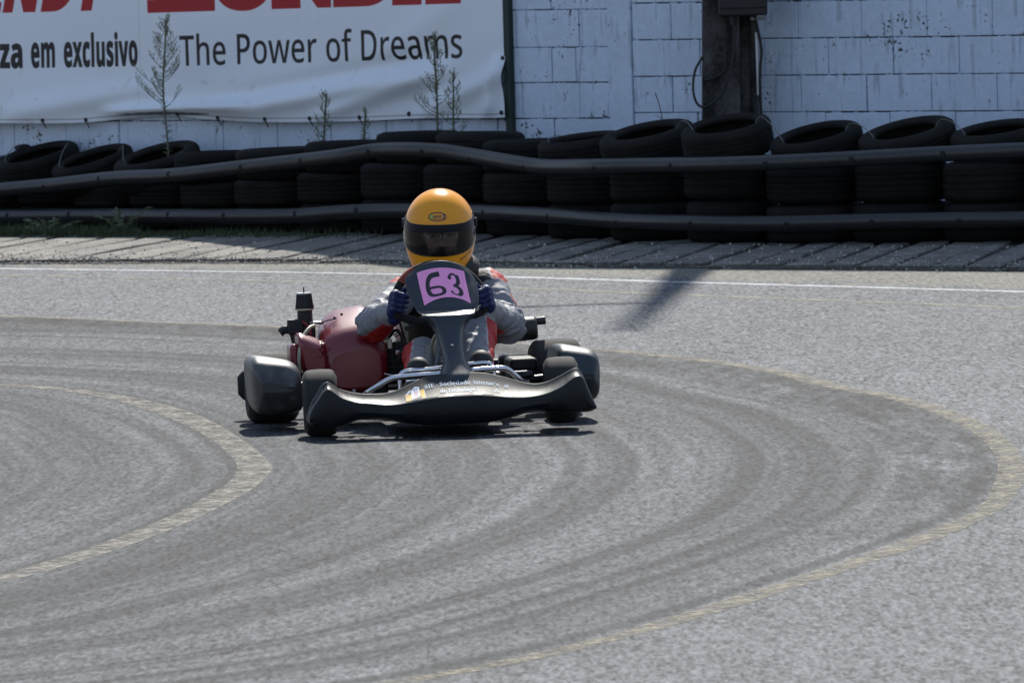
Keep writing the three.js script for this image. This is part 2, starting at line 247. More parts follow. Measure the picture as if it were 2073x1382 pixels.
{
  // vinyl banner hung along the wall on eyelets
  const banner = onWall(thing('advertising_banner', 'large white vinyl advertising banner with red and black lettering on the block wall', 'banner'), 0);
  const S0 = -2.4, S1 = 4.125, YT = 1.82, YB = 0.64, PX = 310; // metres and pixels per metre
  const bottom = [[-2.4, 0.65], [0.08, 0.652], [0.7, 0.652], [1.1, 0.676], [1.43, 0.69], [1.71, 0.674], [2.19, 0.652], [2.89, 0.652], [3.48, 0.668], [4.0, 0.668], [4.13, 0.672]];
  const ridge = (s, y, s0, y0, dx, dy, w, h) => { const L = Math.hypot(dx, dy), a = ((s - s0) * dx + (y - y0) * dy) / L, b = (-(s - s0) * dy + (y - y0) * dx) / L, t = clamp(a / L), end = smooth(-0.25, 0.15, a / L) * smooth(1.25, 0.85, a / L); return h * end * Math.exp(-((b / w) ** 2)); };
  const out = (s, y) => {
    const low = smooth(1.05, 0.68, y);
    let n = 0.05 + 0.012 * noise(s * 1.3, y * 2, 1) + 0.006 * noise(s * 5, y * 5, 2) * low;
    n += ridge(s, y, 1.05, 0.725, 0.95, 0.03, 0.032, 0.075) + ridge(s, y, 1.9, 0.71, 1.6, 0.22, 0.06, 0.05) - ridge(s, y, 1.95, 0.81, 1.5, 0.22, 0.05, 0.025);
    n += ridge(s, y, 2.7, 0.7, 0.8, 0.2, 0.05, 0.035) + ridge(s, y, 3.0, 0.95, 0.75, 0.42, 0.1, 0.014) + ridge(s, y, 3.5, 0.72, 0.62, 0.22, 0.06, 0.03) + ridge(s, y, 0.2, 0.72, 1.1, 0.14, 0.07, 0.03);
    n += 0.03 * low * (0.5 + 0.5 * Math.sin(s * 3.1 + 0.6)) + ridge(s, y, 4.0, 0.7, 0.06, 0.3, 0.05, 0.04);
    return n;
  };
  const art = canvasTex(2020, 366, (c, w, h) => {
    const X = (s) => (s - S0) * w / (S1 - S0), Y = (y) => (YT - y) * h / (YT - YB), mx = w / (S1 - S0), my = h / (YT - YB);
    c.fillStyle = '#eaf1f8'; c.fillRect(0, 0, w, h);
    const rr = rng(4); // dust and faint water stains, and a printed joint between panels
    for (let i = 0; i < 900; i++) { c.fillStyle = `rgba(${rr() < 0.5 ? '120,116,100' : '170,170,160'},${0.03 + 0.05 * rr()})`; const x = rr() * w, y = h * (0.35 + 0.65 * rr()); c.fillRect(x, y, 1 + 2 * rr(), 2 + 16 * rr() * rr()); }
    for (let i = 0; i < 60; i++) { c.fillStyle = `rgba(96,100,78,${0.05 + 0.08 * rr()})`; c.beginPath(); c.ellipse(rr() * w, h * (0.72 + 0.26 * rr()), 3 + 14 * rr(), 1 + 5 * rr(), rr() * 3, 0, 7); c.fill(); }
    for (let i = 0; i < 260; i++) { c.fillStyle = `rgba(46,52,40,${0.06 + 0.12 * rr()})`; const q = (rr() + rr() - 1); c.beginPath(); c.ellipse(X(1.42 + 0.4 * q), Y(0.7 + 0.018 * rr() * (1 - Math.abs(q))), 2 + 9 * rr(), 1 + 2 * rr(), 0, 0, 7); c.fill(); }
    const write = (t, font, col, s0, s1, y0, y1, cap, capOf, slant = 0) => { // text from s0 to s1 with its baseline from y0 to y1
      c.save(); c.font = `${font[0]} 100px ${font[1]}`; c.fillStyle = col; c.textBaseline = 'alphabetic'; const m = c.measureText(t).width;
      c.translate(X(s0), Y(y0)); const ax = (X(s1) - X(s0)) / m, ay = (Y(y1) - Y(y0)) / m, k = cap * my / capOf; c.transform(ax, ay, -slant * k, k, 0, 0); c.fillText(t, 0, 0); if (font[2]) { c.strokeStyle = col; c.lineWidth = font[2]; c.strokeText(t, 0, 0); } c.restore();
    };
    write('realiza', ['bold', 'sans-serif', 4], '#17151a', -0.4, 0.25, 0.996, 0.998, 0.185, 71.4);
    write('em', ['bold', 'sans-serif', 4], '#17151a', 0.305, 0.515, 0.998, 1.0, 0.19, 71.4);
    write('exclusivo', ['bold', 'sans-serif', 4], '#17151a', 0.575, 1.192, 1.0, 1.004, 0.19, 71.4);
    write('The Power of Dreams', ['normal', 'sans-serif', 1.5], '#131217', 1.535, 3.79, 0.999, 1.03, 0.18, 71.4);
    write('INDY', ['bold', 'sans-serif', 7], '#a8141c', -0.1, 0.9, 1.352, 1.36, 0.3, 71.4, 0.25);
    write('HONDA', ['bold', 'serif', 11], '#a8141c', 1.3, 3.75, 1.352, 1.382, 0.34, 69);
    c.strokeStyle = 'rgba(110,110,115,0.25)'; c.lineWidth = 1.5; c.beginPath(); c.moveTo(X(1.22), 0); c.lineTo(X(1.2), h); c.stroke();
    c.strokeStyle = 'rgba(90,88,84,0.5)'; c.lineWidth = 2; c.beginPath(); bottom.forEach(([s, y], i) => i ? c.lineTo(X(s), Y(y + 0.022)) : c.moveTo(X(s), Y(y + 0.022))); c.stroke();
  });
  const edge = (y) => 4.118 - 0.02 * Math.exp(-(((y - 0.86) / 0.1) ** 2)) + 0.006 * noise(y * 9, 4);
  const sheet = (back) => grid(240, 56, (u, v) => { const yb = sinterp(bottom, lerp(S0, S1, u)), y = lerp(yb, YT, v), s = lerp(S0, edge(y), u); return [s, y, out(s, y) - (back ? 0.0025 : 0)]; });
  const front = sheet(false); { const p = front.attributes.position, uv = front.attributes.uv; for (let i = 0; i < p.count; i++) uv.setXY(i, (p.getX(i) - S0) / (S1 - S0), (p.getY(i) - YB) / (YT - YB)); }
  mesh('printed_sheet', front, new THREE.MeshPhysicalMaterial({ map: art, roughness: 0.48 }), banner);
  mesh('sheet_back', sheet(true), mat([0.5, 0.5, 0.5], 0.8), banner);
  const eyelet = new THREE.TorusGeometry(0.009, 0.005, 6, 14), black = mat([0.012, 0.012, 0.013], 0.5);
  for (const [s, y] of [...[[0.424,0.669],[0.764,0.67],[1.519,0.704],[1.867,0.681],[2.24,0.67],[2.595,0.672],[2.971,0.676],[3.352,0.696],[4.093,0.701],[4.101,1.025]], [-0.4, 0.676], [-1.2, 0.676], [-2, 0.676]]) { const m = mesh('eyelet', eyelet, black, banner); m.position.set(s, y, out(s, y) + 0.003); const t = mesh('lashing', bar([0, 0, 0.004], [0.012, -0.05, -0.02], 0.0035, 6), black, banner); t.position.copy(m.position); }
  const post = onWall(thing('green_post', 'dark green steel angle post at the end of the banner', 'post'), 0);
  mesh('post_leg', box(0.045, 1.86, 0.008, 4.128, 0.93, 0.052, 0.002), mat([0.015, 0.035, 0.028], 0.6), post);
  mesh('post_flange', box(0.008, 1.86, 0.034, 4.146, 0.93, 0.031, 0.002), mat([0.015, 0.035, 0.028], 0.6), post);
}
{
  // concrete utility pole with its fuse box and cables
  const P = V(...[1.295,0.0,-57.623]), pole = thing('utility_pole', 'weathered dark concrete utility pole standing in front of the block wall', 'pole'); pole.position.copy(P); pole.rotation.z = R(-1);
  const a = vnoise(61, 60, 200), b = vnoise(62, 14, 30), c = vnoise(63, 30, 12);
  const t = tex(256, 1024, (u, v) => { let k = 0.55 + 0.5 * (a(u, v) - 0.5) + 1.2 * (b(u, v) - 0.5) + 0.5 * (c(u, v) - 0.5); k = Math.max(0.12, k); return [0.085 * k, 0.08 * k, 0.078 * k]; });
  const conc = new THREE.MeshStandardMaterial({ map: t, roughness: 0.92, bumpMap: t, bumpScale: 0.006 });
  const taper = (g) => { const p = g.attributes.position; for (let i = 0; i < p.count; i++) { const k = lerp(1, 0.3, clamp(p.getY(i) / 11.3)); p.setX(i, p.getX(i) * k); p.setZ(i, p.getZ(i) * k); } g.computeVertexNormals(); return g; };
  const leg = (w, d, x, z) => taper(new RoundedBoxGeometry(w, 11.4, d, 2, 0.02).translate(x, 5.6, z));
  mesh('shaft', metreUV(leg(0.235, 0.2, -0.052, 0.03), 1.2, 0.3), conc, pole);
  mesh('web', metreUV(leg(0.08, 0.1, 0.1, -0.03), 1.2, 0.3, 0.3), conc, pole);
  mesh('rear_flange', metreUV(leg(0.05, 0.16, 0.155, -0.03), 1.2, 0.3, 0.6), conc, pole);
  const arm = mesh('cross_arm', bar([-0.05, 8.5, 0], [-1.0, 8.58, 0], 0.042, 8), mat([0.2, 0.2, 0.2], 0.6), pole); mesh('insulator', new THREE.LatheGeometry([[0, 0], [0.03, 0], [0.035, 0.03], [0.02, 0.05], [0.03, 0.08], [0, 0.1]].map((q) => new THREE.Vector2(...q)), 12).translate(-0.66, 8.58, 0), mat([0.25, 0.12, 0.07], 0.3), arm);
  const fuse = thing('fuse_box', 'black electrical box strapped to the utility pole', 'electrical box'); fuse.position.copy(P);
  const blk = mat([0.012, 0.012, 0.013], 0.55), grey = mat([0.28, 0.28, 0.27], 0.5, { metalness: 0.5 });
  mesh('housing', box(0.285, 0.36, 0.15, 0.1, 1.445, 0.19, 0.012, 2), blk, fuse); mesh('lid', box(0.27, 0.3, 0.012, 0.1, 1.46, 0.272, 0.005), blk, fuse);
  mesh('strap', box(0.09, 0.02, 0.03, 0.19, 1.245, 0.13, 0.003), grey, fuse); mesh('gland', bar([0.04, 1.27, 0.19], [0.04, 1.215, 0.19], 0.018, 10), blk, fuse);
  const cable = (pts, rad, label, m = blk) => { const g = tube(pts, rad, 60, 7); g.translate(P.x, 0, P.z); return single('cable', g, m, label, 'cable'); };
  cable([[0.05, 1.24, 0.19], [0.045, 1.1, 0.19], [0.02, 0.95, 0.19], [-0.04, 0.81, 0.185], [-0.12, 0.745, 0.18], [-0.175, 0.755, 0.17], [-0.2, 0.84, 0.15], [-0.185, 0.95, 0.12], [-0.14, 1.03, 0.12]], 0.0075, 'thick black cable hanging in a loop on the left of the utility pole');
  cable([[0.17, 1.26, 0.14], [0.19, 1.16, 0.13], [0.205, 1.06, 0.13], [0.195, 0.96, 0.13], [0.19, 0.8, 0.13], [0.2, 0.45, 0.1], [0.2, 0.02, 0.1]], 0.009, 'black cable running down the right edge of the utility pole');
  cable([[0.0, 0.96, 0.14], [-0.05, 0.92, 0.145], [-0.1, 0.9, 0.14], [-0.13, 0.893, 0.135]], 0.007, 'short broken black cable end on the face of the utility pole');
  const cond = single('conduit', bar([P.x + 0.178, 1.165, P.z + 0.12], [P.x + 0.181, 0.8, P.z + 0.12], 0.0085, 10), mat([0.62, 0.64, 0.66], 0.5), 'thin white plastic conduit on the right side of the utility pole', 'conduit');
}

// ---------------------------------------------------------------- tyre barrier with two pipes bolted along it
const STACKS = [[-3.512,-61.854],[-3.134,-61.452],[-2.757,-61.048],[-2.397,-60.63],[-2.041,-60.208],[-1.716,-59.761],[-1.373,-59.329],[-0.993,-58.928],[-0.601,-58.54],[-0.218,-58.143],[0.132,-57.716],[0.494,-57.093],[0.844,-56.464],[1.277,-55.889],[1.727,-55.569],[2.213,-55.307],[2.699,-55.046],[3.165,-54.75]], TOPS = [[-3.575,0.451,-61.854,13.0,10.0],[-3.228,0.466,-61.452,13.0,10.0],[-2.911,0.482,-61.048,13.0,10.0],[-2.558,0.461,-60.63,15.0,10.0],[-2.146,0.481,-60.208,13.0,11.0],[-1.756,0.493,-59.761,0.0,0.0],[-1.357,0.516,-59.329,1.0,0.0],[-0.943,0.558,-58.928,0.0,0.0],[-0.514,0.613,-58.54,0.0,0.0],[-0.153,0.612,-58.143,-1.0,0.0],[0.135,0.573,-57.716,0.0,0.0],[0.431,0.6,-57.093,6.0,4.0],[0.797,0.648,-56.464,10.0,9.0],[1.24,0.689,-55.889,8.0,11.0],[1.737,0.634,-55.569,11.0,11.0],[2.236,0.65,-55.307,11.0,11.0],[2.734,0.649,-55.046,7.0,8.0],[3.19,0.644,-54.75,7.0,8.0]];
{
  const tyreGeo = (w, ro, kind) => { // car tyre: tread with grooves, bulged walls, open bead
    const h = w / 2, ri = 0.178, P = [], add = (r, y) => P.push(new THREE.Vector2(r, y));
    add(ri + 0.012, -h * 0.55); add(ri, -h * 0.72); add(ri + 0.004, -h * 0.86); add(ri + 0.03, -h * 0.97); add((ri + ro) / 2, -h); add(ro - 0.022, -h * 0.93); add(ro - 0.007, -h * 0.8); add(ro - 0.001, -h * 0.66);
    const gro = kind ? [-0.45, -0.16, 0.16, 0.45] : [-0.36, 0, 0.36];
    for (const g of gro) { add(ro, h * (g - 0.055)); add(ro - 0.006, h * (g - 0.035)); add(ro - 0.006, h * (g + 0.035)); add(ro, h * (g + 0.055)); }
    add(ro - 0.001, h * 0.66); add(ro - 0.007, h * 0.8); add(ro - 0.022, h * 0.93); add((ri + ro) / 2, h); add(ri + 0.03, h * 0.97); add(ri + 0.004, h * 0.86); add(ri, h * 0.72); add(ri + 0.012, h * 0.55); add(ro - 0.022, h * 0.4); add(ro - 0.02, -h * 0.4); add(ri + 0.012, -h * 0.55);
    return toCreasedNormals(new THREE.LatheGeometry(P, 44), 0.5);
  };
  const a = vnoise(71, 180, 60), b = vnoise(72, 24, 10), rub = [[0.010, 0.0095, 0.009], [0.014, 0.013, 0.012], [0.0085, 0.0085, 0.0085]].map((c, i) => new THREE.MeshPhysicalMaterial({ roughness: 0.8, specularIntensity: 0.35, map: tex(256, 128, (u, v) => { let k = 0.75 + 0.4 * a(u, v + i * 0.3) + 0.5 * (b(u + i * 0.37, v) - 0.4); if (a(u * 1.7, v) > 0.93) k *= 1.7; return c.map((x, j) => x * k * (1 + (j === 2 ? -0.05 : 0.02) * b(u, v))); }) }));
  const geos = new Map(), geo = (w, ro, k) => { const key = `${w.toFixed(2)}|${ro.toFixed(3)}|${k}`; if (!geos.has(key)) geos.set(key, tyreGeo(+w.toFixed(2), ro, k)); return geos.get(key); };
  const r = rng(19), WT = 0.19, marks = ['beside the left edge of the photo', 'beside the left edge of the photo'];
  const ord = ['first', 'second', 'third', 'fourth', 'fifth', 'sixth', 'seventh', 'eighth', 'ninth', 'tenth', 'eleventh', 'twelfth', 'thirteenth', 'fourteenth', 'fifteenth', 'sixteenth', 'seventeenth', 'eighteenth'];
  const tyre = (x, y, z, w, tz, tx, label) => { const k = Math.floor(r() * 2), m = single('tyre', geo(w, 0.26 + 0.006 * Math.floor(r() * 4), k), rub[Math.floor(r() * 3)], label, 'tyre', 'old car tyres of the barrier'); m.position.set(x, y, z); m.rotation.set(R(tx), 0, R(tz)); m.rotateY(r() * 6); return m; };
  STACKS.forEach(([x, z], i) => {
    const [tx, ty, tz, az, ax] = TOPS[i], tilt = Math.hypot(az, ax), nrm = V(0, 1, 0).applyEuler(new THREE.Euler(R(ax), 0, R(az))), c = V(tx, ty, tz).addScaledVector(nrm, -WT / 2);
    const under = c.y - WT / 2 - (tilt > 5 ? 0.012 : 0.004), h = under / 2;
    tyre(x + 0.02 * (r() - 0.5), h / 2 + 0.036 * (z > -59 ? 0.4 : 0.4), z + 0.03 * (r() - 0.5), h - 0.004, 0, 0, `black car tyre on the ground under the ${ord[i]} stack from the left`);
    tyre(x, h * 1.5 + 0.014, z, h - 0.004, (r() - 0.5) * 1.5, 0, `middle car tyre of the ${ord[i]} stack from the left, between the pipes`);
    tyre(c.x, c.y, c.z, WT, az, ax, tilt > 5 ? `tilted black car tyre on top of the ${ord[i]} stack from the left` : `level black car tyre on top of the ${ord[i]} stack from the left`);
  });
  // wire ties between neighbouring top tyres
  const wire = mat([0.2, 0.2, 0.2], 0.5, { metalness: 0.6 });
  for (const i of [1, 2, 3, 10, 12, 13, 14, 15]) {
    const A = TOPS[i], B = TOPS[i + 1], p = V(A[0] + 0.2, A[1] + 0.2 * Math.tan(R(A[3])) + 0.004, A[2] + 0.02), q = V(B[0] - 0.19, B[1] - 0.19 * Math.tan(R(B[3])) + 0.006, B[2] + 0.07), m = p.clone().lerp(q, 0.5).add(V(0, 0.02, 0.01));
    single('wire_tie', tube([p.clone().add(V(-0.03, -0.04, 0)), p, m, q, q.clone().add(V(0.02, -0.04, 0))], 0.0024, 24, 6), wire, `thin pale wire tie joining the top tyres of the ${ord[i]} and ${ord[i + 1]} stacks`, 'wire', 'wire ties on the top tyres');
  }
  const sc = vnoise(73, 400, 16), pl = tex(1024, 64, (u, v) => { const k = 0.85 + 0.3 * (sc(u, v) - 0.5) + (sc(u * 2.3, v * 0.7) > 0.9 ? 0.6 : 0); return [0.028 * k, 0.029 * k, 0.031 * k]; });
  const plastic = new THREE.MeshPhysicalMaterial({ map: pl, roughness: 0.34 });
  const hole = mat([0.006, 0.006, 0.006], 0.8), bolt = new THREE.CylinderGeometry(0.017, 0.017, 0.014, 14).rotateX(Math.PI / 2);
  const pipe = (pts, bolts, label) => {
    const t = thing('barrier_pipe', label, 'pipe'), curve = new THREE.CatmullRomCurve3(pts.map((p) => V(...p)), false, 'centripetal');
    mesh('pipe_body', new THREE.TubeGeometry(curve, 220, 0.044, 20), plastic, t);
    const L = curve.getPoints(600);
    for (const b of bolts) { let best = L[0], d = 1e9; for (const q of L) { const e = (q.x - b[0]) ** 2 + (q.y - b[1]) ** 2; if (e < d) { d = e; best = q; } } const dir = V(-0.6, clamp((b[1] - best.y) / 0.05, -0.5, 0.5), 0.8).normalize(); const m = mesh('bolt_hole', bolt, hole, t); m.position.copy(best).addScaledVector(dir, 0.039); m.quaternion.setFromUnitVectors(V(0, 0, 1), dir); }
    return t;
  };
  pipe([[-3.322,0.236,-61.056],[-3.125,0.261,-60.805],[-2.804,0.292,-60.442],[-2.389,0.34,-59.939],[-2.013,0.364,-59.456],[-1.613,0.412,-58.995],[-1.249,0.454,-58.615],[-0.95,0.493,-58.27],[-0.772,0.519,-58.135],[-0.566,0.527,-57.875],[-0.362,0.518,-57.653],[-0.19,0.493,-57.427],[0.039,0.461,-57.048],[0.208,0.442,-56.777],[0.487,0.453,-56.219],[0.765,0.46,-55.929],[1.311,0.473,-55.371],[1.854,0.492,-55.045],[2.393,0.516,-54.749],[2.852,0.534,-54.457],[3.032,0.538,-54.423]], [[-2.811,0.279,-60.402],[-2.457,0.337,-59.984],[-2.011,0.374,-59.404],[-1.566,0.417,-58.894],[-1.195,0.457,-58.516],[-0.787,0.511,-58.101],[-0.473,0.514,-57.747],[-0.196,0.469,-57.381],[0.123,0.429,-56.826],[0.52,0.438,-56.127],[0.956,0.459,-55.55],[1.475,0.469,-55.205],[1.936,0.492,-54.949],[2.442,0.52,-54.683]], 'upper long black plastic pipe bolted along the tyre barrier');
  pipe([[-3.327,0.09,-61.062],[-3.131,0.097,-60.812],[-2.492,0.112,-60.082],[-1.866,0.12,-59.265],[-1.259,0.133,-58.618],[-0.959,0.158,-58.283],[-0.665,0.168,-58.004],[-0.227,0.17,-57.465],[0.201,0.164,-56.791],[0.619,0.145,-56.145],[1.029,0.144,-55.574],[1.438,0.138,-55.266],[1.846,0.144,-55.053],[2.384,0.152,-54.753],[2.842,0.155,-54.462],[3.023,0.154,-54.424]], [[-3.055,0.105,-60.698],[-2.664,0.12,-60.253],[-2.341,0.129,-59.842],[-2.021,0.133,-59.414],[-1.68,0.131,-58.983],[-1.239,0.149,-58.559],[-0.876,0.171,-58.181],[-0.112,0.168,-57.293],[0.251,0.156,-56.649],[0.637,0.133,-56.085],[1.044,0.135,-55.521],[1.574,0.13,-55.193],[2.047,0.14,-54.931],[2.522,0.143,-54.671]], 'lower long black plastic pipe bolted along the tyre barrier near the ground');
}

// ---------------------------------------------------------------- weeds and grass
{
  const leafMat = new THREE.MeshPhysicalMaterial({ color: lin(0.12, 0.155, 0.085), roughness: 0.8, side: THREE.DoubleSide, transmission: 0.25, thickness: 0 });
  const topMat = new THREE.MeshPhysicalMaterial({ color: lin(0.24, 0.25, 0.16), roughness: 0.9, side: THREE.DoubleSide }), stemMat = mat([0.12, 0.13, 0.08], 0.85);
  const blade = (base, dir, len, w, droop) => { const side = V(0, 0, 1).cross(dir).normalize().multiplyScalar(w), P = []; for (let k = 0; k <= 3; k++) { const t = k / 3, c = base.clone().addScaledVector(dir, len * t).add(V(0, -droop * t * t, 0)), s = side.clone().multiplyScalar(1 - t * 0.9 + 0.35 * Math.sin(t * 3.1)); P.push([c.x + s.x, c.y + s.y, c.z + s.z + w * 0.4], [c.x - s.x, c.y - s.y, c.z - s.z - w * 0.4]); } return grid(1, 3, (u, v, i, j) => P[j * 2 + i]); };
  function weed(x, z, H, seed, label, bushy = 1) {
    const r = rng(seed), t = thing('tall_weed', label, 'weed', 'weeds along the wall'); t.position.set(x, 0, z);
    const sway = (y) => V(0.05 * H * noise(y * 1.4, seed) + 0.02 * y, y, 0.03 * noise(y * 2, seed + 5)), pts = []; for (let k = 0; k <= 8; k++) pts.push(sway(H * k / 8));
    const stems = [tube(pts, 0.006, 30, 6)], leaves = [], tops = [];
    const split = H * 0.58;
    for (let y = 0.25; y < H * 0.85; y += 0.011) { const a = r() * 6.28, d = V(Math.cos(a), 0.35 + 0.5 * r(), Math.sin(a) * 0.7).normalize(); leaves.push(blade(sway(y), d, (0.04 + 0.04 * r()) * lerp(1.15, 0.55, y / H), 0.0026, 0.016)); }
    for (let y = split; y < H; y += 0.018 / bushy) {
      const f = (y - split) / (H - split), len = bushy * (0.15 * (1 - f) + 0.02) * (0.6 + 0.7 * r()), a = r() * 6.28, b = sway(y), e = b.clone().add(V(Math.cos(a) * len * 0.85, len * (0.6 + 0.3 * r()), Math.sin(a) * len * 0.5)), m = b.clone().lerp(e, 0.5).add(V(0, -0.012, 0));
      stems.push(tube([b, m, e], 0.0017, 5, 4));
      for (let q = 0; q < 9; q++) { const c = m.clone().lerp(e, q / 8), h = c.clone().add(V((r() - 0.5) * 0.035, 0.012 + 0.02 * r(), (r() - 0.5) * 0.03)); stems.push(tube([c, h], 0.0009, 1, 3)); tops.push(new THREE.ConeGeometry(0.0042, 0.012, 5).translate(h.x, h.y + 0.004, h.z)); }
    }
    mesh('stem', flat(stems), stemMat, t); mesh('leaves', flat(leaves), leafMat, t); mesh('flower_heads', flat(tops), topMat, t); return t;
  }
  const at = (s, n) => wallAt(s, 0, n);
  const W = [[1.73, 1.29, 101, 'tall branching weed standing in front of the banner before the words', 1.15], [3.885, 1.18, 102, 'tall thin weed in front of the last letters of the banner', 0.75], [4.01, 0.945, 103, 'shorter weed just right of the thin weed near the end of the banner', 0.6], [3.01, 0.835, 104, 'low slender weed below the middle of the banner lettering', 0.6], [3.325, 0.745, 105, 'smallest weed below the banner, a bare sprig', 0.4]];
  for (const [s, H, seed, label, bushy] of W) { const p = at(s, 0.45); weed(p.x, p.z, H, seed, label, bushy); }
  { const p = at(5.5, 0.3), t = thing('dry_twig', 'thin dry twig leaning against the wall left of the utility pole', 'twig'); t.position.set(p.x, 0, p.z); mesh('stalk', tube([[0.03, 0.2, 0], [0.0, 0.6, 0], [-0.02, 0.74, 0.01], [-0.045, 0.82, 0]], 0.003, 20, 5), mat([0.1, 0.09, 0.06], 0.9), t); mesh('side_shoot', tube([[-0.005, 0.66, 0], [-0.04, 0.69, 0], [-0.05, 0.685, 0]], 0.002, 8, 4), mat([0.1, 0.09, 0.06], 0.9), t); }
  // grass tufts and ground cover at the foot of the barrier
  const N = 8000, r = rng(3), g = new THREE.InstancedMesh(grid(1, 3, (u, v) => [(u - 0.5) * 0.007 * (1 - v * 0.9), v, 0.35 * v * v]), new THREE.MeshPhysicalMaterial({ color: lin(0.042, 0.066, 0.022), roughness: 0.8, side: THREE.DoubleSide, transmission: 0.2, thickness: 0 }), N), m = new THREE.Matrix4(), q = new THREE.Quaternion(), col = new THREE.Color();
  for (let i = 0; i < N; i++) {
    let x, z; do { x = lerp(-4.2, 0.2, r() ** 1.7); z = interp([[-4.2, -60.9], [-2.0, -59.2], [0.2, -57.3]], x) + 0.9 * (r() - 0.42); } while (r() > clamp((1.15 - (x + 3.2) * 0.42) * (0.6 + 0.9 * noise(x * 2.2, z * 1.6))));
    const h = (0.025 + 0.06 * r() * (0.4 + clamp(noise(x * 1.7, z * 2.3, 4) + 0.3))) * (x < -2.2 ? 1.1 : 0.8); q.setFromEuler(new THREE.Euler((r() - 0.5) * 0.7, r() * 6.28, (r() - 0.5) * 0.7)); m.compose(V(x, 0.02, z), q, V(1, h, h)); g.setMatrixAt(i, m); const k = 0.6 + 0.8 * r(); g.setColorAt(i, col.setRGB(k * (0.8 + 0.5 * r()), k, k * 0.8));
  }
  g.name = 'grass'; g.userData.kind = 'stuff'; g.castShadow = g.receiveShadow = true; tag(g, 'short green grass and ground cover at the foot of the tyres', 'grass'); scene.add(g);
  // two leafy sprouts pushing out under the lower pipe
  for (const [x, z, H, seed, label] of [[-2.33, -59.35, 0.16, 205, 'leafy sprout growing up in front of the lower pipe at the left'], [-2.75, -59.5, 0.1, 206, 'low ferny weed spreading over the edge of the verge']]) {
    const rr = rng(seed), t = thing('leafy_sprout', label, 'weed'); t.position.set(x, 0.02, z); const L = [], S = [];
    for (let k = 0; k < 9; k++) { const a = rr() * 6.28, h = H * (0.5 + 0.6 * rr()), e = V(Math.cos(a) * (0.05 + (H < 0.2 ? 0.14 : 0.05) * rr()), h, Math.sin(a) * 0.08); S.push(tube([V(0, 0, 0), e.clone().multiplyScalar(0.5).add(V(0, 0.02, 0)), e], 0.002, 6, 4)); for (let n = 0; n < 9; n++) { const c = e.clone().multiplyScalar(0.25 + 0.09 * n), b = rr() * 6.28; L.push(blade(c, V(Math.cos(b), 0.2, Math.sin(b)).normalize(), 0.03 + 0.025 * rr(), 0.006, 0.01)); } }
    mesh('stems', flat(S), stemMat, t); mesh('leaves', flat(L), leafMat, t);
  }
}

// ---------------------------------------------------------------- racing kart (kart frame: x to the viewer's right, y up, z towards the viewer)
const KART = { x: -0.3346, y: 0.0105, z: -39.265, yaw: R(6), roll: R(1.1) }; // cornering: inner wheels just off the ground
const inKart = (o) => { o.position.set(KART.x, KART.y, KART.z); o.rotation.set(0, KART.yaw, KART.roll, 'YXZ'); return o; };
const kart = inKart(thing('racing_kart', 'black and maroon racing kart with a pink number 63 plate cornering on the track', 'kart'));
const scratch = (() => { const a = vnoise(81, 200, 200), b = vnoise(82, 300, 24), c = vnoise(83, 16, 16); return tex(512, 512, (u, v) => { const k = clamp(0.82 + 0.12 * (a(u, v) - 0.5) + 0.12 * (b(u, v) - 0.5) + 0.22 * (c(u, v) - 0.5)); return [k, k, k]; }, { srgb: false }); })();
const plasticK = new THREE.MeshPhysicalMaterial({ color: lin(0.004, 0.0055, 0.009), specularIntensity: 0.75, roughness: 0.6, roughnessMap: scratch });
const glossK = new THREE.MeshPhysicalMaterial({ color: lin(0.02, 0.027, 0.036), roughness: 0.5, roughnessMap: scratch });
const blackM = mat([0.011, 0.011, 0.012], 0.6), chrome = mat([0.62, 0.63, 0.66], 0.16, { metalness: 1 }), steel = mat([0.3, 0.3, 0.31], 0.35, { metalness: 0.9 }), darkSteel = mat([0.045, 0.046, 0.05], 0.4, { metalness: 0.6 });
const maroon = new THREE.MeshPhysicalMaterial({ color: lin(0.18, 0.006, 0.014), roughness: 0.36, clearcoat: 0.6, clearcoatRoughness: 0.2, roughnessMap: scratch });

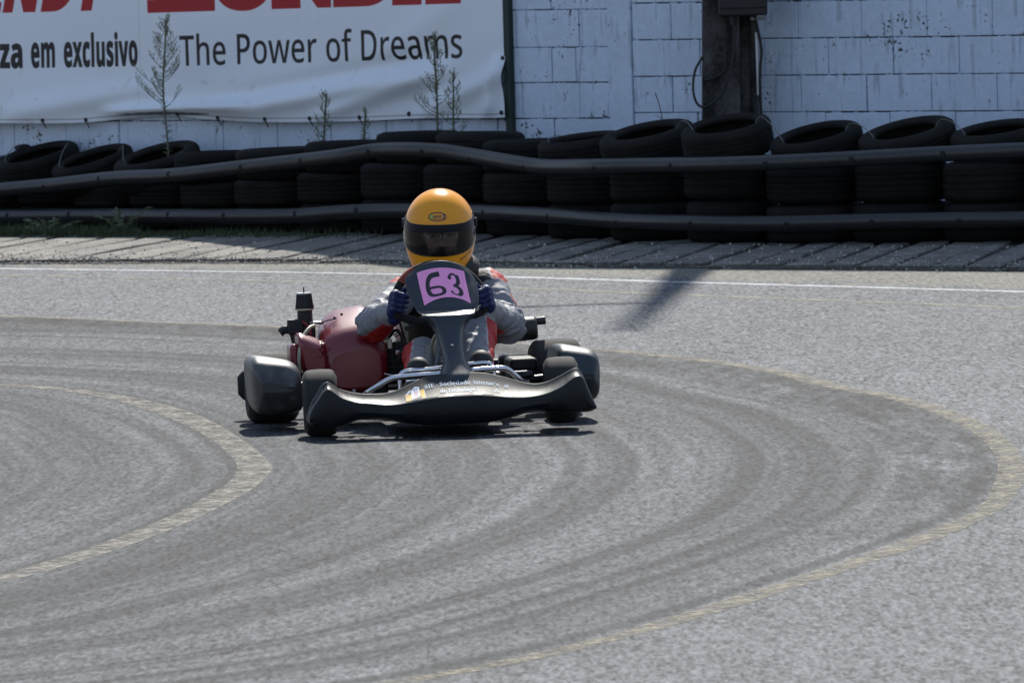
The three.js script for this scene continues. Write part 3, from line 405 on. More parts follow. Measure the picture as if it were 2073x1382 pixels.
{ // front bumper, lofted along x: [x, top, crease, bottom]
  const T = [[-0.549, 0.12, 0.1, 0.07], [-0.535, 0.15, 0.13, 0.055], [-0.515, 0.178, 0.155, 0.048], [-0.495, 0.21, 0.185, 0.046], [-0.473, 0.225, 0.2, 0.045], [-0.45, 0.214, 0.185, 0.046], [-0.424, 0.196, 0.165, 0.052], [-0.367, 0.178, 0.145, 0.072], [-0.322, 0.172, 0.139, 0.073], [-0.253, 0.17, 0.13, 0.068], [-0.206, 0.178, 0.13, 0.06], [-0.147, 0.2, 0.137, 0.05], [-0.088, 0.222, 0.145, 0.043], [-0.03, 0.231, 0.149, 0.04], [0.09, 0.232, 0.15, 0.04], [0.156, 0.225, 0.144, 0.041], [0.225, 0.207, 0.135, 0.05], [0.3, 0.183, 0.132, 0.068], [0.349, 0.176, 0.136, 0.073], [0.396, 0.184, 0.147, 0.067], [0.444, 0.203, 0.167, 0.061], [0.491, 0.225, 0.196, 0.058], [0.513, 0.227, 0.2, 0.057], [0.53, 0.209, 0.185, 0.057], [0.546, 0.162, 0.143, 0.057], [0.562, 0.12, 0.105, 0.059], [0.577, 0.082, 0.078, 0.065]];
  const zf = (x) => 0.9 - 0.12 * Math.abs(x - 0.015) ** 1.6 - 0.36 * Math.max(0, Math.abs(x - 0.015) - 0.42) ** 1.2;
  const shelf = (x) => 0.018 + 1.3 * Math.max(0, sinterp(T, x, 1) - sinterp(T, x, 2)) * smooth(0.64, 0.5, Math.abs(x - 0.015));
  const S = (x, v) => { // the sloping upper face, v 0 crease to 1 top
    const t = sinterp(T, x, 1), c = sinterp(T, x, 2), z = zf(x), d = shelf(x); const y = lerp(c, t, v), b = Math.sin(v * Math.PI); return [x, y - 0.004 * b, z - d * Math.max(0, v) - 0.004 * b]; };
  const rings = []; const n = 150;
  for (let i = 0; i <= n; i++) {
    const x = lerp(-0.549, 0.577, i / n), t = sinterp(T, x, 1), c = sinterp(T, x, 2), b = sinterp(T, x, 3), z = zf(x), d = shelf(x), ring = [];
    ring.push([x, b + 0.035, z - 0.17], [x, b + 0.008, z - 0.16], [x, b, z - 0.12], [x, b - 0.002, z - 0.05], [x, b + 0.004, z - 0.018], [x, lerp(b, c, 0.18), z - 0.004], [x, lerp(b, c, 0.45), z + 0.006], [x, lerp(b, c, 0.75), z + 0.005], [x, lerp(b, c, 0.93), z + 0.003], [x, lerp(b, c, 0.985), z + 0.0012], [x, c, z]);
    for (const v of [0.03, 0.1, 0.25, 0.45, 0.65, 0.82, 0.93]) ring.push(S(x, v));
    ring.push([x, t, z - d], [x, t + 0.001, z - d - 0.012], [x, t - 0.004, z - d - 0.024], [x, lerp(t, b, 0.25), z - d - 0.04], [x, lerp(t, b, 0.6), Math.min(z - 0.18, z - d - 0.05)]);
    rings.push(ring);
  }
  const g = toCreasedNormals(loft(rings), 0.5); { const p = g.attributes.position, uv = new Float32Array(p.count * 2); for (let i = 0; i < p.count; i++) { uv[i * 2] = p.getX(i) * 2; uv[i * 2 + 1] = p.getY(i) * 2; } g.setAttribute('uv', new THREE.BufferAttribute(uv, 2)); }
  const bumper = mesh('front_bumper', g, plasticK, kart);
  const patch = (x0, x1, v0, v1, lift) => grid(60, 10, (u, v) => { const q = S(lerp(x0, x1, u), lerp(v0, v1, v)); return [q[0], q[1] + lift, q[2] + lift]; });
  const words = canvasTex(1400, 300, (c, w, h) => { c.clearRect(0, 0, w, h); c.fillStyle = '#d9e6ee'; c.font = 'bold 92px serif'; const put = (t, x0, x1, y) => { c.save(); const m = c.measureText(t).width; c.translate(x0, y); c.scale((x1 - x0) / m, 1); c.fillText(t, 0, 0); c.restore(); };
    put('SIE - Sociedade', 20, 760, 118); put("Internac'o", 800, 1210, 118); put('al', 1290, 1360, 122); put('de Embalage', 250, 815, 250); c.globalAlpha = 0.55; put('n .', 830, 905, 252); c.globalAlpha = 1; put('.A.', 1085, 1215, 250); });
  mesh('sponsor_lettering', patch(-0.1, 0.245, 0.1, 0.8, 0.0012), new THREE.MeshPhysicalMaterial({ map: words, transparent: true, roughness: 0.6 }), bumper);
  const logo = canvasTex(256, 256, (c) => { c.clearRect(0, 0, 256, 256);
    c.fillStyle = '#d8a520'; c.fillRect(14, 92, 120, 110); c.fillStyle = '#e8b71e'; c.fillRect(120, 86, 118, 118); c.fillStyle = '#1a1a1c'; c.beginPath(); c.moveTo(70, 168); c.lineTo(200, 158); c.lineTo(196, 200); c.lineTo(84, 206); c.fill();
    c.fillStyle = '#c9ccd4'; c.beginPath(); c.moveTo(8, 92); c.lineTo(70, 36); c.lineTo(92, 60); c.lineTo(40, 96); c.fill();
    c.fillStyle = '#eceef2'; c.beginPath(); c.moveTo(88, 52); c.lineTo(140, 20); c.lineTo(186, 44); c.lineTo(182, 166); c.lineTo(80, 176); c.fill();
    c.fillStyle = '#7d96c4'; c.fillRect(110, 44, 58, 22); c.fillStyle = '#b01f3a'; c.save(); c.translate(156, 160); c.rotate(-1.5); c.font = 'bold 56px serif'; c.fillText('SIE', 0, 0); c.restore();
    c.strokeStyle = '#9fb0bd'; c.lineWidth = 7; c.beginPath(); c.moveTo(84, 228); c.lineTo(242, 208); c.lineTo(242, 92); c.stroke(); });
  mesh('sponsor_logo', patch(-0.178, -0.092, -0.12, 0.86, 0.0012), new THREE.MeshPhysicalMaterial({ map: logo, transparent: true, roughness: 0.5 }), bumper);
}
{ // number panel: [y, left, right, z, bow]
  const T = [[0.195, 0.0, 0.088, 0.815], [0.208, -0.014, 0.102, 0.81], [0.225, -0.02, 0.11, 0.795], [0.245, -0.012, 0.1, 0.77], [0.27, -0.001, 0.088, 0.74], [0.3, 0.001, 0.083, 0.705], [0.34, -0.006, 0.084, 0.662], [0.37, -0.011, 0.088, 0.634], [0.4, -0.021, 0.099, 0.607], [0.42, -0.034, 0.113, 0.59], [0.44, -0.049, 0.131, 0.576], [0.45, -0.058, 0.141, 0.569], [0.453, -0.061, 0.143, 0.565], [0.456, -0.063, 0.145, 0.549], [0.459, -0.066, 0.148, 0.526], [0.463, -0.069, 0.151, 0.508], [0.478, -0.077, 0.161, 0.494], [0.5, -0.085, 0.169, 0.472], [0.545, -0.099, 0.172, 0.43], [0.58, -0.104, 0.165, 0.398], [0.6, -0.096, 0.156, 0.381], [0.612, -0.083, 0.145, 0.371]];
  const S = (u, y, lift = 0) => { const l = sinterp(T, y, 1), r = sinterp(T, y, 2), z = sinterp(T, y, 3), w = r - l, a = Math.abs(u), up = smooth(0.56, 0.612, y), yy = y + up * 0.04 * (1 - u * u) - smooth(0.23, 0.195, y) * 0.004 * (1 - u * u) * 2; return [(l + r) / 2 + u * w / 2, yy, z - w * 0.1 * u * u - up * 0.03 * (1 - u * u) - 0.02 * Math.max(0, a - 0.86) ** 2 * 50 * 0.25 * w / 0.25 - (y < 0.46 ? 0.035 * a ** 4 * smooth(0.46, 0.4, y) : 0) + lift]; };
  const n = 40, m = 96, face = grid(n, m, (u, v) => S(u * 2 - 1, lerp(0.195, 0.612, v)));
  const back = grid(n, m, (u, v) => { const q = S(1 - u * 2, lerp(0.195, 0.612, v)); return [q[0], q[1], q[2] - 0.026]; });
  const rim = []; for (let j = 0; j <= m; j++) rim.push(S(-1, lerp(0.195, 0.612, j / m))); for (let i = 1; i <= n; i++) rim.push(S(-1 + 2 * i / n, 0.612)); for (let j = m - 1; j >= 0; j--) rim.push(S(1, lerp(0.195, 0.612, j / m))); for (let i = n - 1; i > 0; i--) rim.push(S(-1 + 2 * i / n, 0.195)); rim.push(rim[0]);
  const edge = grid(rim.length - 1, 1, (u, v, i, j) => [rim[i][0], rim[i][1], rim[i][2] - 0.026 * j]);
  const lip = tube(rim.slice(0, -1).filter((_, i) => i % 3 === 0).map((q) => V(q[0], q[1], q[2] - 0.006)), 0.0045, 200, 6, true);
  const panel = mesh('number_panel', flat([face, back, edge, lip]), glossK, kart);
  const sign = canvasTex(520, 420, (c, w, h) => { c.fillStyle = '#ffa3d6'; c.fillRect(0, 0, w, h); c.fillStyle = c.strokeStyle = '#26242c'; c.lineCap = 'butt'; c.lineJoin = 'round';
    c.lineWidth = 46; c.beginPath(); c.moveTo(236, 58); c.lineTo(168, 62); c.bezierCurveTo(100, 64, 82, 130, 82, 220); c.bezierCurveTo(82, 320, 112, 352, 168, 352); c.lineTo(190, 352); c.bezierCurveTo(236, 350, 252, 318, 252, 278); c.bezierCurveTo(252, 226, 226, 204, 178, 204); c.lineTo(94, 206); c.stroke();
    c.lineWidth = 20; c.beginPath(); c.moveTo(332, 98); c.bezierCurveTo(340, 46, 420, 38, 432, 108); c.stroke(); c.lineWidth = 42; c.beginPath(); c.moveTo(418, 66); c.bezierCurveTo(446, 110, 424, 182, 366, 192); c.stroke(); c.lineWidth = 46; c.beginPath(); c.moveTo(366, 194); c.bezierCurveTo(448, 196, 462, 330, 398, 354); c.stroke(); c.lineWidth = 22; c.beginPath(); c.moveTo(412, 352); c.bezierCurveTo(372, 366, 336, 342, 328, 300); c.stroke(); c.beginPath(); c.arc(340, 92, 20, 0, 7); c.fill(); c.beginPath(); c.arc(338, 300, 13, 0, 7); c.fill(); });
  const decal = grid(40, 24, (u, v) => { const s = u * 2 - 1, top = 0.597, bot = 0.488 + 0.028 * (1 - s * s), y = lerp(bot, top, v), l = sinterp(T, y, 1), r = sinterp(T, y, 2), x = lerp(lerp(-0.046, -0.06, v), lerp(0.138, 0.128, v), u); return S(clamp((x - (l + r) / 2) / ((r - l) / 2), -0.93, 0.93), y, 0.0016); });
  mesh('number_sticker', decal, new THREE.MeshPhysicalMaterial({ map: sign, roughness: 0.45 }), panel);
  const p = S(-0.05, 0.337); mesh('panel_screw', new THREE.SphereGeometry(0.0065, 14, 8).scale(1, 0.8, 0.5).translate(p[0], p[1], p[2] + 0.002), chrome, panel); mesh('screw_washer', new THREE.CylinderGeometry(0.009, 0.009, 0.003, 16).rotateX(Math.PI / 2).translate(p[0], p[1] - 0.002, p[2]), blackM, panel);
}
{ // wheels
  const band = vnoise(91, 8, 90), sp = vnoise(92, 120, 60), rub = tex(256, 256, (u, v) => { const k = 0.6 + 0.55 * band(u * 0.2, v) + 0.3 * sp(u, v); return [0.02 * k, 0.0195 * k, 0.019 * k]; });
  const rubber = new THREE.MeshStandardMaterial({ map: rub, roughness: 0.85 });
  const wheel = (x, z, ro, w, turn, label) => {
    const g = new THREE.Group(); g.name = 'wheel'; kart.add(g); g.position.set(x, ro, z); g.rotation.y = turn; if (label) g.userData.label = label;
    const h = w / 2, ri = 0.066, P = [[ri, -h * 0.8], [ri + 0.006, -h * 0.9], [(ri + ro) / 2, -h], [ro - 0.026, -h * 0.97], [ro - 0.009, -h * 0.84], [ro - 0.002, -h * 0.66], [ro, -h * 0.3], [ro + 0.0006, 0], [ro, h * 0.3], [ro - 0.002, h * 0.66], [ro - 0.009, h * 0.84], [ro - 0.026, h * 0.97], [(ri + ro) / 2, h], [ri + 0.006, h * 0.9], [ri, h * 0.8]].map((q) => new THREE.Vector2(...q));
    mesh('tyre', new THREE.LatheGeometry(new THREE.SplineCurve(P).getPoints(60), 56).rotateZ(Math.PI / 2), rubber, g);
    const rp = [[0.02, -h * 0.3], [0.05, -h * 0.34], [0.058, -h * 0.82], [0.07, -h * 0.86], [0.07, -h * 0.78], [0.06, -h * 0.6], [0.06, h * 0.6], [0.07, h * 0.78], [0.07, h * 0.86], [0.058, h * 0.82], [0.05, h * 0.34], [0.02, h * 0.3]].map((q) => new THREE.Vector2(...q));
    mesh('rim', new THREE.LatheGeometry(rp, 36).rotateZ(Math.PI / 2), darkSteel, g);
    mesh('hub', new THREE.CylinderGeometry(0.024, 0.024, w * 0.7, 14).rotateZ(Math.PI / 2), steel, g);
  };
  wheel(-0.479, 0.52, 0.131, 0.135, R(-4)); wheel(0.474, 0.52, 0.131, 0.135, R(-4)); wheel(-0.585, -0.52, 0.14, 0.205, 0); wheel(0.568, -0.52, 0.14, 0.205, 0);
}
{ // side pods
  const pod = (cx, cy, w, h, z0, z1, lean) => { const rings = [], n = 14; for (let i = 0; i <= n; i++) { const t = i / n, z = lerp(z0, z1, t), e = Math.sqrt(Math.max(0.02, 1 - Math.abs(2 * t - 1) ** 5)), hh = h / 2 * e * lerp(0.9, 1, smooth(0, 0.7, t)), ww = w / 2 * lerp(0.55, 1, e) * (1); rings.push(superRing(cx, cy, ww, hh, 0.42, z, 48).map(([x, y, q]) => [x + (y - cy) * lean, y + (y > cy ? 0.02 * (cx < 0 ? (cx - x) : (cx - x)) / (w / 2) : 0), q])); } return loft(rings); };
  const uvd = (g) => { const p = g.attributes.position, uv = new Float32Array(p.count * 2); for (let i = 0; i < p.count; i++) { uv[i * 2] = p.getX(i) * 3 + p.getZ(i); uv[i * 2 + 1] = p.getY(i) * 3; } g.setAttribute('uv', new THREE.BufferAttribute(uv, 2)); return g; };
  const sa = vnoise(84, 90, 120), sb = vnoise(85, 12, 10), scuffed = new THREE.MeshPhysicalMaterial({ roughness: 0.42, map: tex(512, 512, (u, v) => { const k = clamp(0.35 + 0.8 * (sb(u, v) - 0.3) + 0.5 * (sa(u, v) - 0.5)), q = 0.03 + 0.075 * k * k; return [q, q * 1.01, q * 1.0]; }) });
  mesh('side_pod', uvd(pod(-0.613, 0.178, 0.206, 0.226, -0.33, 0.2, -0.06)), scuffed, kart);
  mesh('side_pod', uvd(pod(0.592, 0.162, 0.18, 0.222, -0.33, 0.16, 0.03)), glossK, kart);
}
{ // chassis, axle, bars and small mechanical parts
  const tubes = [];
  for (const s of [-1, 1]) tubes.push(tube([[s * 0.3, 0.07, -0.62], [s * 0.32, 0.07, -0.3], [s * 0.3, 0.065, 0.1], [s * 0.2, 0.065, 0.45], [s * 0.14, 0.07, 0.7]], 0.015, 40, 8));
  tubes.push(bar([-0.4, 0.1, 0.5], [0.4, 0.1, 0.5], 0.015), bar([-0.32, 0.07, -0.1], [0.32, 0.07, -0.1], 0.014), bar([-0.31, 0.07, -0.6], [0.31, 0.07, -0.6], 0.015), bar([-0.15, 0.07, 0.7], [0.15, 0.07, 0.7], 0.014));
  mesh('chassis_frame', flat(tubes), darkSteel, kart);
  mesh('floor_tray', box(0.44, 0.006, 0.62, 0.02, 0.052, 0.4, 0.002), mat([0.12, 0.125, 0.13], 0.45, { metalness: 0.4 }), kart);
  mesh('rear_axle', bar([-0.5, 0.14, -0.52], [0.49, 0.14, -0.52], 0.02, 16), steel, kart);
  for (const x of [-0.29, 0.3]) mesh('axle_bearing', box(0.05, 0.1, 0.1, x, 0.13, -0.52, 0.015, 2), darkSteel, kart);
  mesh('brake_disc', new THREE.CylinderGeometry(0.09, 0.09, 0.008, 28).rotateZ(Math.PI / 2).translate(0.36, 0.14, -0.52), steel, kart);
  mesh('brake_caliper', box(0.055, 0.07, 0.06, 0.36, 0.19, -0.47, 0.01, 2), darkSteel, kart);
  const beam = (a, b, r) => mesh('side_bar', bar(a, b, r, 10), darkSteel, kart);
  beam([0.3, 0.13, -0.22], [0.53, 0.14, -0.26], 0.016); beam([0.3, 0.1, 0.02], [0.53, 0.12, 0.02], 0.014); beam([-0.3, 0.1, 0.02], [-0.55, 0.12, 0.02], 0.014); beam([-0.3, 0.1, -0.26], [-0.55, 0.12, -0.26], 0.014);
  mesh('chain_guard', box(0.11, 0.05, 0.3, 0.405, 0.2, -0.33, 0.015, 2), blackM, kart);
  for (const s of [-1, 1]) { mesh('stub_axle', bar([s * 0.34, 0.125, 0.52], [s * 0.43, 0.13, 0.52], 0.013), steel, kart); mesh('kingpin', bar([s * 0.345, 0.08, 0.52], [s * 0.345, 0.175, 0.515], 0.011), steel, kart); mesh('tie_rod', bar([s * 0.04 + 0.03, 0.12, 0.46], [s * 0.35, 0.125, 0.44], 0.0075), steel, kart); }
  // bright tubular hoops behind the front bumper
  mesh('front_hoop', tube([[-0.315, 0.15, 0.6], [-0.3, 0.168, 0.64], [-0.255, 0.196, 0.665], [-0.215, 0.217, 0.675], [-0.17, 0.224, 0.68], [-0.02, 0.229, 0.69], [0.11, 0.236, 0.69], [0.215, 0.237, 0.68], [0.25, 0.23, 0.67], [0.285, 0.2, 0.65], [0.32, 0.168, 0.62]], 0.0115, 120, 12), chrome, kart);
  mesh('front_hoop', tube([[-0.17, 0.14, 0.6], [-0.168, 0.2, 0.595], [-0.15, 0.238, 0.59], [-0.05, 0.243, 0.59], [0.1, 0.254, 0.59], [0.175, 0.256, 0.59], [0.2, 0.235, 0.595], [0.205, 0.14, 0.6]], 0.0095, 90, 12), chrome, kart);
  mesh('pedal', flat([bar([-0.15, 0.06, 0.6], [-0.13, 0.2, 0.62], 0.008), box(0.07, 0.018, 0.02, -0.115, 0.2, 0.625, 0.006)]), chrome, kart);
  mesh('pedal', flat([bar([0.2, 0.06, 0.6], [0.19, 0.2, 0.62], 0.008), box(0.07, 0.018, 0.02, 0.17, 0.2, 0.625, 0.006)]), chrome, kart);
  mesh('rear_bumper', loft([-0.7, -0.68, -0.64, -0.4, 0.4, 0.64, 0.68, 0.7].map((x, i, a) => { const k = [0.55, 0.9, 1, 0.8, 0.8, 1, 0.9, 0.55][i]; return superRing(0, 0.142, 0.032 * k, 0.066 * k, 0.6, 0, 24).map(([p, y]) => [x, y, -0.8 + p]); })), plasticK, kart);
  // seat shell
  const pale = mat([0.3, 0.31, 0.26], 0.5);
  mesh('seat', (() => { const C = (t) => [lerp(0.16, -0.62, t), lerp(0.12, 0.1, t)]; const st = [[-0.02, 0.1, 0.15, 0.12], [-0.14, 0.085, 0.17, 0.22], [-0.28, 0.08, 0.185, 0.33], [-0.4, 0.1, 0.185, 0.4], [-0.48, 0.2, 0.17, 0.34], [-0.54, 0.36, 0.15, 0.2]]; const f = (inset) => grid(28, 20, (u, v) => { const z = sinterp(st.map((q, i) => [i / 5, ...q]), v, 1), y = sinterp(st.map((q, i) => [i / 5, ...q]), v, 2), w = sinterp(st.map((q, i) => [i / 5, ...q]), v, 3) - inset, h = sinterp(st.map((q, i) => [i / 5, ...q]), v, 4), a = u * 2 - 1; return [0.1 + w * Math.sign(a) * Math.min(1, Math.abs(a) * 1.5) ** 0.9, y + inset + h * smooth(0.45, 1, Math.abs(a)), z + inset * 0.4]; }); return flat([f(0), f(0.008)]); })(), pale, kart);
  mesh('seat_stay', bar([-0.3, 0.08, -0.45], [-0.09, 0.36, -0.42], 0.009), steel, kart); mesh('seat_stay', bar([0.3, 0.08, -0.45], [0.29, 0.36, -0.42], 0.009), steel, kart);
  // steering wheel, partly hidden by the number panel
  const sw = new THREE.Group(); sw.name = 'steering_wheel'; kart.add(sw); sw.position.set(0.045, 0.462, 0.15); sw.rotation.x = R(-18);
  mesh('rim', tube(Array.from({ length: 40 }, (_, i) => { const a = i / 40 * 2 * Math.PI, s = Math.sin(a); return V(0.183 * Math.cos(a), (s > 0 ? 0.18 : 0.06) * s, 0); }), 0.0165, 120, 12, true), mat([0.008, 0.008, 0.009], 0.85), sw);
  mesh('red_grip', new THREE.TorusGeometry(0.1815, 0.0185, 12, 14, R(24)).rotateZ(R(120)), mat([0.23, 0.03, 0.012], 0.6), sw);
  for (const a of [90, 210, 330]) mesh('spoke', bar([0, 0, -0.01], [0.165 * Math.cos(R(a)), 0.165 * Math.sin(R(a)), 0], 0.009, 8), darkSteel, sw);
  mesh('steering_boss', new THREE.CylinderGeometry(0.035, 0.035, 0.03, 20).rotateX(Math.PI / 2), blackM, sw);
  mesh('steering_column', bar([0.045, 0.455, 0.16], [0.04, 0.09, 0.5], 0.0105), steel, kart);
  // hoses beside the column
  mesh('fuel_hose', tube([[0.012, 0.25, 0.3], [0.002, 0.3, 0.32], [0.012, 0.345, 0.33], [0.032, 0.345, 0.33], [0.04, 0.3, 0.34], [0.03, 0.24, 0.36]], 0.0065, 50, 8), mat([0.33, 0.3, 0.2], 0.5), kart);
  mesh('fuel_hose', tube([[-0.008, 0.24, 0.3], [-0.008, 0.32, 0.3], [0.01, 0.362, 0.31], [0.04, 0.355, 0.31], [0.05, 0.3, 0.33]], 0.0065, 50, 8), mat([0.3, 0.28, 0.19], 0.5), kart);
  mesh('brake_line', tube([[0.01, 0.47, 0.3], [0.004, 0.4, 0.36], [0.008, 0.33, 0.4], [-0.008, 0.25, 0.44], [-0.01, 0.18, 0.46]], 0.0065, 40, 8), mat([0.13, 0.15, 0.17], 0.45), kart);
  mesh('fuel_tank', box(0.17, 0.14, 0.2, 0.04, 0.155, 0.24, 0.035, 3), mat([0.1, 0.105, 0.11], 0.4), kart);
  mesh('master_cylinder', flat([bar([-0.03, 0.27, 0.4], [-0.03, 0.33, 0.4], 0.014, 12), box(0.05, 0.03, 0.04, 0.03, 0.265, 0.4, 0.008)]), mat([0.2, 0.21, 0.22], 0.35, { metalness: 0.5 }), kart);
}
{ // engine on the kart's right, with its red cowling and upright air filter
  const eng = new THREE.Group(); eng.name = 'engine'; kart.add(eng); eng.userData.label = 'maroon engine with upright black cone air filter';
  const cowl = (() => { // rounded shroud: section grows to the rear
    const st = [[-0.06, 0.2, 0.112, 0.075, 0.225], [-0.07, 0.2, 0.135, 0.105, 0.238], [-0.09, 0.2, 0.146, 0.125, 0.25], [-0.13, 0.2, 0.15, 0.14, 0.258], [-0.2, 0.2, 0.15, 0.156, 0.268], [-0.3, 0.2, 0.147, 0.17, 0.278], [-0.38, 0.2, 0.14, 0.176, 0.282], [-0.42, 0.2, 0.12, 0.165, 0.28], [-0.44, 0.2, 0.09, 0.13, 0.278]];
    return loft(st.map(([z, , rx, ry, cy]) => superRing(-0.28, cy, rx * 0.9, ry, 0.62, z, 48).map(([x, y, q]) => [x, y + (y > cy ? 0.012 * Math.sin((x + 0.268) * 14) - 0.05 * clamp((x + 0.2) / 0.1) * clamp((y - cy) / 0.1) : 0), q])));
  })();
  const shroud = mesh('cowling', cowl, maroon, eng);
  for (const [x, y, z] of [[-0.345, 0.418, -0.2], [-0.31, 0.427, -0.27], [-0.2, 0.39, -0.155]]) mesh('cowling_bolt', new THREE.SphereGeometry(0.006, 10, 6).translate(x, y + 0.008, z), darkSteel, shroud);
  mesh('cowling_slot', tube([[-0.41, 0.408, -0.21], [-0.36, 0.418, -0.215], [-0.335, 0.421, -0.215]], 0.003, 10, 6), blackM, shroud);
  mesh('starter_housing', loft([[-0.05, 0.7], [-0.06, 0.92], [-0.09, 1], [-0.2, 1]].map(([z, k]) => superRing(-0.448, 0.285, 0.056 * k, 0.078 * k, 0.38, z, 32).map(([x, y, q]) => [x - (y - 0.28) * 0.12, y - (y > 0.29 ? (0.02 * (x + 0.448) / 0.05) + (q > -0.075 ? 0.02 : 0) : 0), q]))), maroon, eng);
  mesh('housing_bolt', new THREE.SphereGeometry(0.011, 12, 8).translate(-0.41, 0.325, -0.052), maroon, eng);
  mesh('side_cover', box(0.04, 0.17, 0.16, -0.52, 0.25, -0.16, 0.018, 3), maroon, eng);
  mesh('crankcase', box(0.3, 0.12, 0.3, -0.3, 0.115, -0.25, 0.02, 2), blackM, eng);
  mesh('cylinder_head', box(0.11, 0.17, 0.14, -0.13, 0.235, -0.2, 0.015, 2), blackM, eng);
  for (let k = 0; k < 6; k++) mesh('cooling_fin', box(0.13, 0.006, 0.16, -0.13, 0.17 + 0.024 * k, -0.195, 0.002), darkSteel, eng);
  mesh('carburettor', flat([bar([-0.19, 0.33, -0.1], [-0.145, 0.327, -0.1], 0.014, 14), box(0.02, 0.04, 0.02, -0.138, 0.315, -0.1, 0.004)]), mat([0.6, 0.58, 0.48], 0.3, { metalness: 0.4 }), eng);
  mesh('spark_lead', tube([[-0.14, 0.34, -0.1], [-0.11, 0.37, -0.08], [-0.09, 0.33, -0.07], [-0.11, 0.25, -0.06]], 0.006, 30, 8), blackM, eng);
  mesh('linkage', flat([bar([-0.12, 0.345, -0.09], [-0.095, 0.36, -0.09], 0.008), box(0.03, 0.02, 0.02, -0.105, 0.28, -0.07, 0.005), bar([-0.17, 0.2, -0.05], [-0.13, 0.19, -0.04], 0.004)]), chrome, eng);
  mesh('breather_hose', tube([[-0.43, 0.4, -0.17], [-0.455, 0.392, -0.13], [-0.485, 0.36, -0.09], [-0.5, 0.32, -0.065], [-0.507, 0.27, -0.06], [-0.505, 0.22, -0.07]], 0.0075, 40, 10), mat([0.36, 0.33, 0.24], 0.45), eng);
  const fz = -0.3, fx = -0.455, filt = mesh('air_filter', (() => { const P = []; for (let i = 0; i < 72; i++) P.push(i); return loft([[0.463, 0.037], [0.47, 0.0375], [0.49, 0.034], [0.515, 0.0315], [0.522, 0.031]].map(([y, r]) => P.map((i) => { const a = i / 72 * 6.2832, q = r * (i % 2 ? 0.93 : 1); return [fx + Math.cos(a) * q, y, fz - Math.sin(a) * q]; }))); })(), blackM, eng);
  mesh('filter_cap', new THREE.CylinderGeometry(0.0305, 0.0315, 0.006, 28).translate(fx, 0.5245, fz), steel, filt); mesh('filter_band', new THREE.CylinderGeometry(0.0385, 0.0385, 0.006, 30).translate(fx, 0.461, fz), mat([0.5, 0.46, 0.36], 0.3, { metalness: 0.8 }), filt); mesh('filter_stud', bar([fx, 0.525, fz], [fx, 0.55, fz], 0.0028, 8), darkSteel, filt);
  mesh('intake', flat([new THREE.CylinderGeometry(0.03, 0.032, 0.07, 24).translate(fx, 0.425, fz), box(0.075, 0.06, 0.07, fx, 0.37, fz, 0.01, 2)]), blackM, eng);
  mesh('throttle_box', box(0.062, 0.058, 0.05, -0.498, 0.395, fz + 0.02, 0.006, 2), blackM, eng);
  mesh('red_wire', tube([[-0.47, 0.415, -0.26], [-0.445, 0.39, -0.255], [-0.44, 0.36, -0.25]], 0.006, 16, 8), mat([0.22, 0.02, 0.015], 0.5), eng);
  mesh('throttle_rod', bar([-0.44, 0.407, -0.26], [-0.385, 0.405, -0.26], 0.006), steel, eng);
  mesh('exhaust_elbow', tube([[-0.56, 0.372, -0.28], [-0.54, 0.385, -0.28], [-0.51, 0.375, -0.28], [-0.5, 0.34, -0.28], [-0.49, 0.3, -0.28]], 0.017, 30, 12), blackM, eng);
}
{ // exhaust muffler on the other side
  const muf = mesh('muffler', new THREE.LatheGeometry([[0, 0], [0.035, 0], [0.046, 0.012], [0.048, 0.03], [0.048, 0.15], [0.0495, 0.152], [0.0495, 0.158], [0.048, 0.16], [0.047, 0.195], [0.043, 0.207], [0, 0.21]].map((q) => new THREE.Vector2(...q)), 32).rotateZ(R(-87)).translate(0.295, 0.315, -0.55), mat([0.018, 0.017, 0.017], 0.5), kart);
  mesh('exhaust_outlet', (() => { const g = new THREE.LatheGeometry([[0.013, 0.04], [0.013, 0], [0.016, 0], [0.0165, 0.035], [0.0165, 0.042], [0.013, 0.042]].map((q) => new THREE.Vector2(...q)), 20); return g.rotateZ(R(-87)).translate(0.497, 0.352, -0.55); })(), darkSteel, muf);
}

